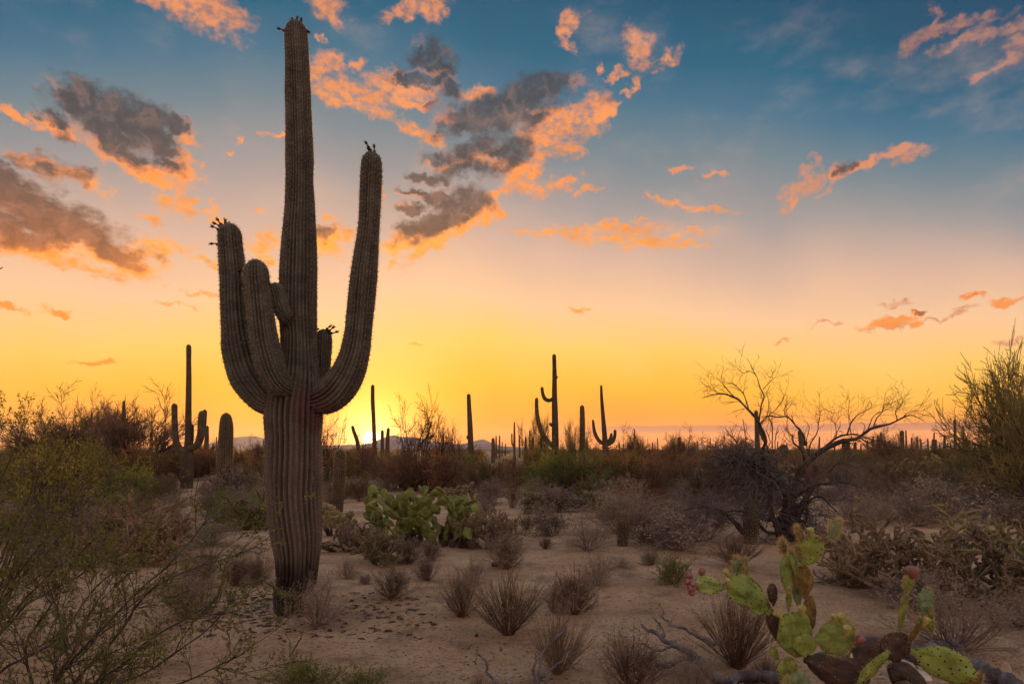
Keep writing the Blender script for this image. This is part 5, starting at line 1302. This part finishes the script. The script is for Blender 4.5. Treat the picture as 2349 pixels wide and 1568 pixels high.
creosote(b0, 'wide-spreading creosote bush filling the lower left corner with one long bare branch', [
 [B0(), (110,1600,3.1), (238,1440,3.1), (343,1331,3.15), (432,1251,3.2), (467,1200,3.25), (480,1160,3.3)],
 [B0(.03,.03), (150,1600,3.0), (260,1470,3.0), (350,1345,3.0), (430,1305,3.0), (527,1279,3.0), (590,1248,3.0)],
 [B0(.05,-.03), (200,1580,2.9), (290,1520,2.9), (330,1470,2.85), (420,1420,2.85), (500,1370,2.8)],
 [B0(-.03,.02), (60,1500,3.2), (110,1400,3.3), (160,1300,3.35), (225,1230,3.4)],
 [B0(-.05,-.02), (-20,1560,2.9), (60,1500,2.9), (140,1460,2.85), (205,1360,2.85), (270,1310,2.8)],
 [B0(0,-.05), (120,1600,2.8), (160,1500,2.7), (215,1390,2.7), (250,1330,2.7)],
 [B0(.04,.0), (180,1620,3.0), (150,1480,3.1), (120,1380,3.1), (70,1270,3.1)],
 [B0(.1,-.1), (210,1600,2.7), (300,1560,2.65), (390,1510,2.6), (470,1450,2.6), (520,1395,2.55)],
 [B0(-.1,.0), (-40,1500,3.1), (-10,1400,3.1), (30,1310,3.1), (40,1240,3.1)],
 [B0(.1,-.05), (230,1640,2.7), (330,1590,2.7), (430,1560,2.65), (560,1500,2.6)]], n1=13, n2=7, lsz=.0125, nl=6, l1=.40, l2=.15)
b1 = (-3.75, 4.7, hgt(-3.75, 4.7))
def B1(dx=0, dy=0): return ((b1[0] + dx, b1[1] + dy, b1[2] - .03),)
creosote(b1, 'taller creosote bush at the left edge whose leafy tips stand against the yellow sky', [
 [B1(), (-60,1300,4.7), (-20,1160,4.7), (20,1060,4.7), (55,985,4.7)],
 [B1(.05,.05), (10,1320,4.6), (60,1200,4.6), (105,1100,4.6), (150,1020,4.6)],
 [B1(.05,-.05), (30,1330,4.5), (100,1240,4.5), (150,1170,4.5), (190,1110,4.5)],
 [B1(-.1,0), (-120,1280,4.8), (-60,1120,4.8), (-10,1030,4.8), (8,985,4.8)],
 [B1(.1,0), (60,1370,4.4), (130,1300,4.4), (200,1250,4.4), (250,1200,4.4)],
 [B1(.1,.05), (40,1330,4.6), (100,1270,4.7), (150,1210,4.8), (180,1120,4.8)],
 [B1(.1,-.1), (50,1400,4.2), (140,1340,4.1), (230,1290,4.0), (310,1260,4.0)],
 [B1(0,-.1), (-20,1340,4.2), (20,1230,4.2), (70,1130,4.2), (85,1060,4.2)],
 [B1(.0,.1), (20,1250,5.0), (90,1130,5.0), (140,1070,5.0), (165,1035,5.0)]], n1=10, n2=7, lsz=.016, nl=6, l1=.30, l2=.17, rr=.010)
b2 = (-5.5, 3.2, hgt(-5.5, 3.2))
creosote(b2, 'single leafy sprig poking in high at the left edge of the sky', [
 [((-3.1, 3.0, -.02),), ((-2.95, 3.0, .8),), ((-2.72, 3.0, 1.6),), ((-2.5, 3.0, 2.05),), (14,612,3.0)]], n1=4, n2=3, lsz=.018, nl=4, l1=.16, l2=.08)
b3x, b3y, b3z = ground(60, 1245)
creosote((b3x, b3y, b3z), 'middle-distance creosote between the left-edge bush and the pinkish cholla', [
 [((b3x, b3y, b3z - .03),), (100 + k * 8, 1200, b3y + rng.normal() * .2), (110 + k * 26 + rng.normal() * 10, 1110, b3y + rng.normal() * .3), (120 + k * 36 + rng.normal() * 14, 1060 + rng.uniform(0, 60), b3y + rng.normal() * .4)] for k in range(-3, 7)], n1=10, n2=6, lsz=.028, nl=4, l1=.7, l2=.3, rr=.014)

# ------------------------------------------------------------------ fallen wood
def fallen(label, segs, w0, name='dead_branch', cat='dead branch', n=26, twign=5, tl=.10, m=M_BARKG):
    """segs: [(points (px, py, height above the sand), start width, end width)]"""
    fx, fy, fz = ground(segs[0][0][0][0], segs[0][0][0][1]); root = thing(name, label, cat, (fx, fy, fz)); ps, rs = [], []
    for pts, a, b in segs:
        P_ = []
        for (px, py, h) in pts:
            g_ = ground(px, py)
            Y = (CAMZ - g_[2] - h) * FOCAL / (py - HOR); X_ = (px - CX) / FOCAL * Y
            P_.append((X_ - fx, Y - fy, g_[2] + h - fz))
        q = spline(np.array(P_), n); q = q + np.stack([vnoise(q, 9, 1.5), vnoise(q, 9, 5.5), vnoise(q, 9, 8.5)], -1) * .03 + rng.normal(size=q.shape) * .0022
        k_ = fy / FOCAL * .5 * .85; r_ = np.linspace(a, b, n) * k_ * (1 + .12 * rng.normal(size=n)); ps.append(q); rs.append(r_)
        q2 = spline(np.concatenate([q, r_[:, None]], 1), 90)
        bb = MB(); tubes(bb, q2[None, :, :3], np.abs(q2[None, :, 3]), 14)
        v_ = bb.V[0]; ax_ = np.repeat(np.concatenate([q2[:1, :3], q2[:, :3], q2[-1:, :3]]), 14, 0); out_ = v_ - ax_
        bb.V[0] = ax_ + out_ * (1 + .55 * vnoise(v_ * np.array([1, 1, 1.]), 55, 3.3) + .3 * vnoise(v_, 18, 7.7))[:, None]
        link('branch', bb.mesh('branch', m), root)
    P, r = np.array(ps), np.array(rs)
    U, u = grow(P, r, twign, .2, 1, .5, tl * .3, tl, 5, .25, .06, .4, .3); u = np.clip(u, .0012, .006)
    Z, z = grow(U, u, 2, .3, 1, .5, tl * .2, tl * .5, 4, .25, .05, .7, .4)
    bb = MB(); tubes(bb, U, u, 4); tubes(bb, Z, z, 3); link('twigs', bb.mesh('twigs', m), root, kind='stuff')
    return root
fallen('twisting fallen grey branch in front of the big red-brown broom shrub', [
 ([(1790,1560,.05),(1740,1548,.05),(1680,1560,.05),(1620,1540,.07),(1590,1500,.12),(1545,1480,.14),(1500,1452,.18),(1470,1430,.2)], 34, 7),
 ([(1600,1512,.1),(1560,1510,.12),(1500,1530,.1),(1475,1548,.08),(1440,1560,.08)], 16, 5),
 ([(1640,1478,.2),(1600,1460,.24),(1560,1440,.28),(1535,1432,.3),(1520,1400,.34),(1515,1380,.36)], 9, 3),
 ([(1550,1482,.14),(1510,1490,.14),(1475,1476,.16),(1455,1470,.17)], 9, 3),
 ([(1520,1460,.18),(1515,1430,.22),(1500,1412,.25)], 8, 3),
 ([(1700,1556,.05),(1660,1600,.03),(1600,1640,.02)], 14, 6)], 30, twign=6)
fallen('thin forked dead branch standing out of the sand at the bottom edge', [
 ([(1200,1680,.0),(1215,1600,.06),(1240,1540,.12),(1250,1490,.2),(1290,1440,.3),(1310,1400,.36)], 15, 4),
 ([(1218,1620,.05),(1180,1590,.08),(1140,1572,.1),(1100,1510,.18),(1083,1515,.2)], 13, 4),
 ([(1235,1550,.12),(1275,1530,.14),(1330,1490,.2)], 9, 3),
 ([(1226,1580,.1),(1228,1540,.2),(1222,1500,.3)], 9, 3)], 14, name='dead_branch', twign=4)
fallen('dark short log lying beside a dry shrub behind the mid clearing', [([(1130,1294,.02),(1150,1295,.03),(1168,1298,.02)], 12, 8)], 10, name='fallen_log', cat='log', twign=1, tl=.05, m=M_BARK)
fallen('thin bare stick of a seedling below the giant saguaro', [([(668,1600,.0),(672,1530,.06),(664,1480,.14),(656,1455,.2)], 5, 2), ([(670,1500,.12),(688,1470,.2),(692,1452,.24)], 4, 2)], 5, twign=2, tl=.05, m=M_BARK)
fallen('bleached cracked log behind the nearest prickly pear at the lower right', [([(2080,1500,.05),(2150,1500,.06),(2220,1520,.05),(2300,1560,.04),(2380,1600,.03)], 46, 26), ([(2170,1490,.1),(2195,1485,.12),(2215,1510,.08)], 40, 14)], 40, name='fallen_log', cat='log', twign=2, tl=.12)
fallen('bare curved twigs lying under the big cholla at the right edge', [([(2250,1375,.05),(2280,1400,.04),(2310,1420,.03),(2345,1428,.05),(2380,1400,.1)], 14, 6), ([(2270,1392,.04),(2290,1440,.02)], 10, 5)], 12, twign=3, tl=.15, m=M_BARK)

# ------------------------------------------------------------------ litter
M_CHIP = mat('dark_litter', (.045, .028, .022), (.025, .016, .013), (.09, .06, .045), scale=8, rough=.95)
M_CHIPL = mat('pale_litter', (.30, .21, .15), (.19, .125, .09), (.42, .31, .23), scale=8, rough=.95)
M_STONE = mat('stones', (.24, .165, .125), (.15, .10, .08), (.36, .26, .20), scale=6, rough=.95)
def scatter(name, spots, size, m, curl=True, flat=.35):
    mb = MB(); N = len(spots)
    for (x, y) in spots:
        z = hgt(x, y); s = size * rng.uniform(.4, 1.4); a = rng.uniform(0, 6.28); c, s_ = math.cos(a), math.sin(a)
        if curl:
            L, w_ = s, s * rng.uniform(.25, .6); h = s * rng.uniform(.05, .4)
            V = [(-L, -w_, 0), (0, -w_ * 1.1, h * .6), (L, -w_ * .6, h * rng.uniform(-.2, 1)), (-L, w_, h * .3), (0, w_, h), (L, w_ * .4, 0)]
            F = [(0, 1, 4, 3), (1, 2, 5, 4)]
        else:
            V = [(math.cos(t) * s * rng.uniform(.7, 1), math.sin(t) * s * rng.uniform(.6, 1), 0) for t in np.arange(5) * 1.2566] + [(0, 0, s * flat * 1.6)]
            F = [(0, 1, 5, 5), (1, 2, 5, 5), (2, 3, 5, 5), (3, 4, 5, 5), (4, 0, 5, 5)]
            F = [(0, 1, 5), (1, 2, 5), (2, 3, 5), (3, 4, 5), (4, 0, 5)]
        V = np.array(V) @ np.array([[c, s_, 0], [-s_, c, 0], [0, 0, 1]]) + np.array([x, y, z + (.004 if curl else -.002)])
        mb.add(V, F)
    link(name, mb.mesh(name, m, curl), kind='stuff')
def around(px0, px1, py0, py1, n):
    out = []
    for _ in range(n):
        g_ = ground(rng.uniform(px0, px1), rng.uniform(py0, py1)); out.append(g_[:2])
    return out
def cluster(px, py, sx, sy, n):
    return [ground(rng.normal(px, sx), max(1100, rng.normal(py, sy)))[:2] for _ in range(n)]
scatter('bark_litter', cluster(605,1405,55,22,110) + cluster(760,1410,90,20,30) + cluster(860,1390,70,16,36) + cluster(930,1425,50,12,22) + cluster(480,1405,60,24,110) + cluster(560,1368,60,12,60) + around(420, 1000, 1345, 1470, 110), .028, M_CHIP)
scatter('dark_litter', around(350, 2349, 1200, 1568, 1700) + around(740, 1500, 1290, 1500, 200), .010, M_CHIP)
scatter('pale_litter', around(350, 2349, 1230, 1568, 1300) + cluster(2150,1530,110,24,160), .011, M_CHIPL)
scatter('stones', around(200, 2349, 1200, 1568, 3200), .008, M_STONE, curl=False)
scatter('coarse_stones', around(350, 2349, 1250, 1568, 260), .02, M_STONE, curl=False)
scatter('small_stones', around(500, 2349, 1380, 1568, 6000), .0042, M_STONE, curl=False)
scatter('dried_pad_scraps', cluster(2180,1520,80,20,36) + cluster(2080,1545,50,16,24), .035, M_CHIPL)
def rock(px, py, w, h, label, m=M_STONE):
    x, y, z = ground(px, py); k = y / FOCAL; mb = MB(); n, r_ = 12, 7; V = []
    for i in range(r_):
        ph = math.pi * .5 * i / (r_ - 1)
        for j in range(n):
            a = 2 * math.pi * j / n; v = np.array([math.cos(a) * math.cos(ph) * w * k * .5, math.sin(a) * math.cos(ph) * w * k * .4, math.sin(ph) * h * k])
            V.append(v * (1 + .35 * noise.noise(Vector((v[0] * 14 + px, v[1] * 14, v[2] * 14)))))
    i, j = np.meshgrid(np.arange(r_ - 1), np.arange(n), indexing='ij'); j2 = (j + 1) % n
    mb.add(V, np.stack([i * n + j, i * n + j2, (i + 1) * n + j2, (i + 1) * n + j], -1).reshape(-1, 4))
    tag(link('rock', mb.mesh('rock', m, False), None, (x, y, z - .006)), label, 'rock')
M_STONEL = mat('pale_stone', (.42, .34, .28), (.28, .22, .18), (.55, .46, .38), scale=9, rough=.9, bump=.5)
rock(2075, 1530, 44, 18, 'pale angular rock between the prickly pear pads at the bottom right', M_STONEL)
rock(2110, 1556, 56, 20, 'broken tan rock below the pale angular one at the bottom right', M_STONEL)
rock(757, 1448, 12, 8, 'dark pebble on bare sand right of the wispy shrub at the saguaro foot', M_CHIP)
rock(1093, 1458, 9, 7, 'small dark pebble on bare sand left of the largest broom shrub', M_CHIP)
# the pale dried pad that has dropped near the right edge
dropped = thing('dropped_pad', 'pale dried pad standing on edge in the sand at the lower right', 'dried cactus pad', ground(2316, 1568))
pad_obj(dropped, (0, 0, .02), (-.015, .02, .13), .075, .012, M_CHIPL, yaw=.2, n_dots=(4, 3), spines=0, dens=0)

# ------------------------------------------------------------------ the evening air
hz = bpy.data.materials.new('haze'); hz.use_nodes = True; hn = hz.node_tree; hn.nodes.clear()
pv = hn.nodes.new('ShaderNodeVolumePrincipled'); pv.inputs['Color'].default_value = (.98, .88, .86, 1)
pv.inputs['Density'].default_value = HAZE; pv.inputs['Anisotropy'].default_value = .3
ho = hn.nodes.new('ShaderNodeOutputMaterial'); hn.links.new(pv.outputs[0], ho.inputs['Volume'])
hx, h0, h1, hl, hh = 16400.0, -20.0, 16000.0, -30.0, 420.0
V = [(-hx,h0-10,hl),(hx,h0-10,hl),(hx,h1,hl),(-hx,h1,hl),(-hx,h0-10,hh),(hx,h0-10,hh),(hx,h1,hh),(-hx,h1,hh)]
link('haze', mesh_of('haze', V, [[(0,3,2,1),(4,5,6,7),(0,1,5,4),(1,2,6,5),(2,3,7,6),(3,0,4,7)]], hz, smooth=False), kind='stuff')
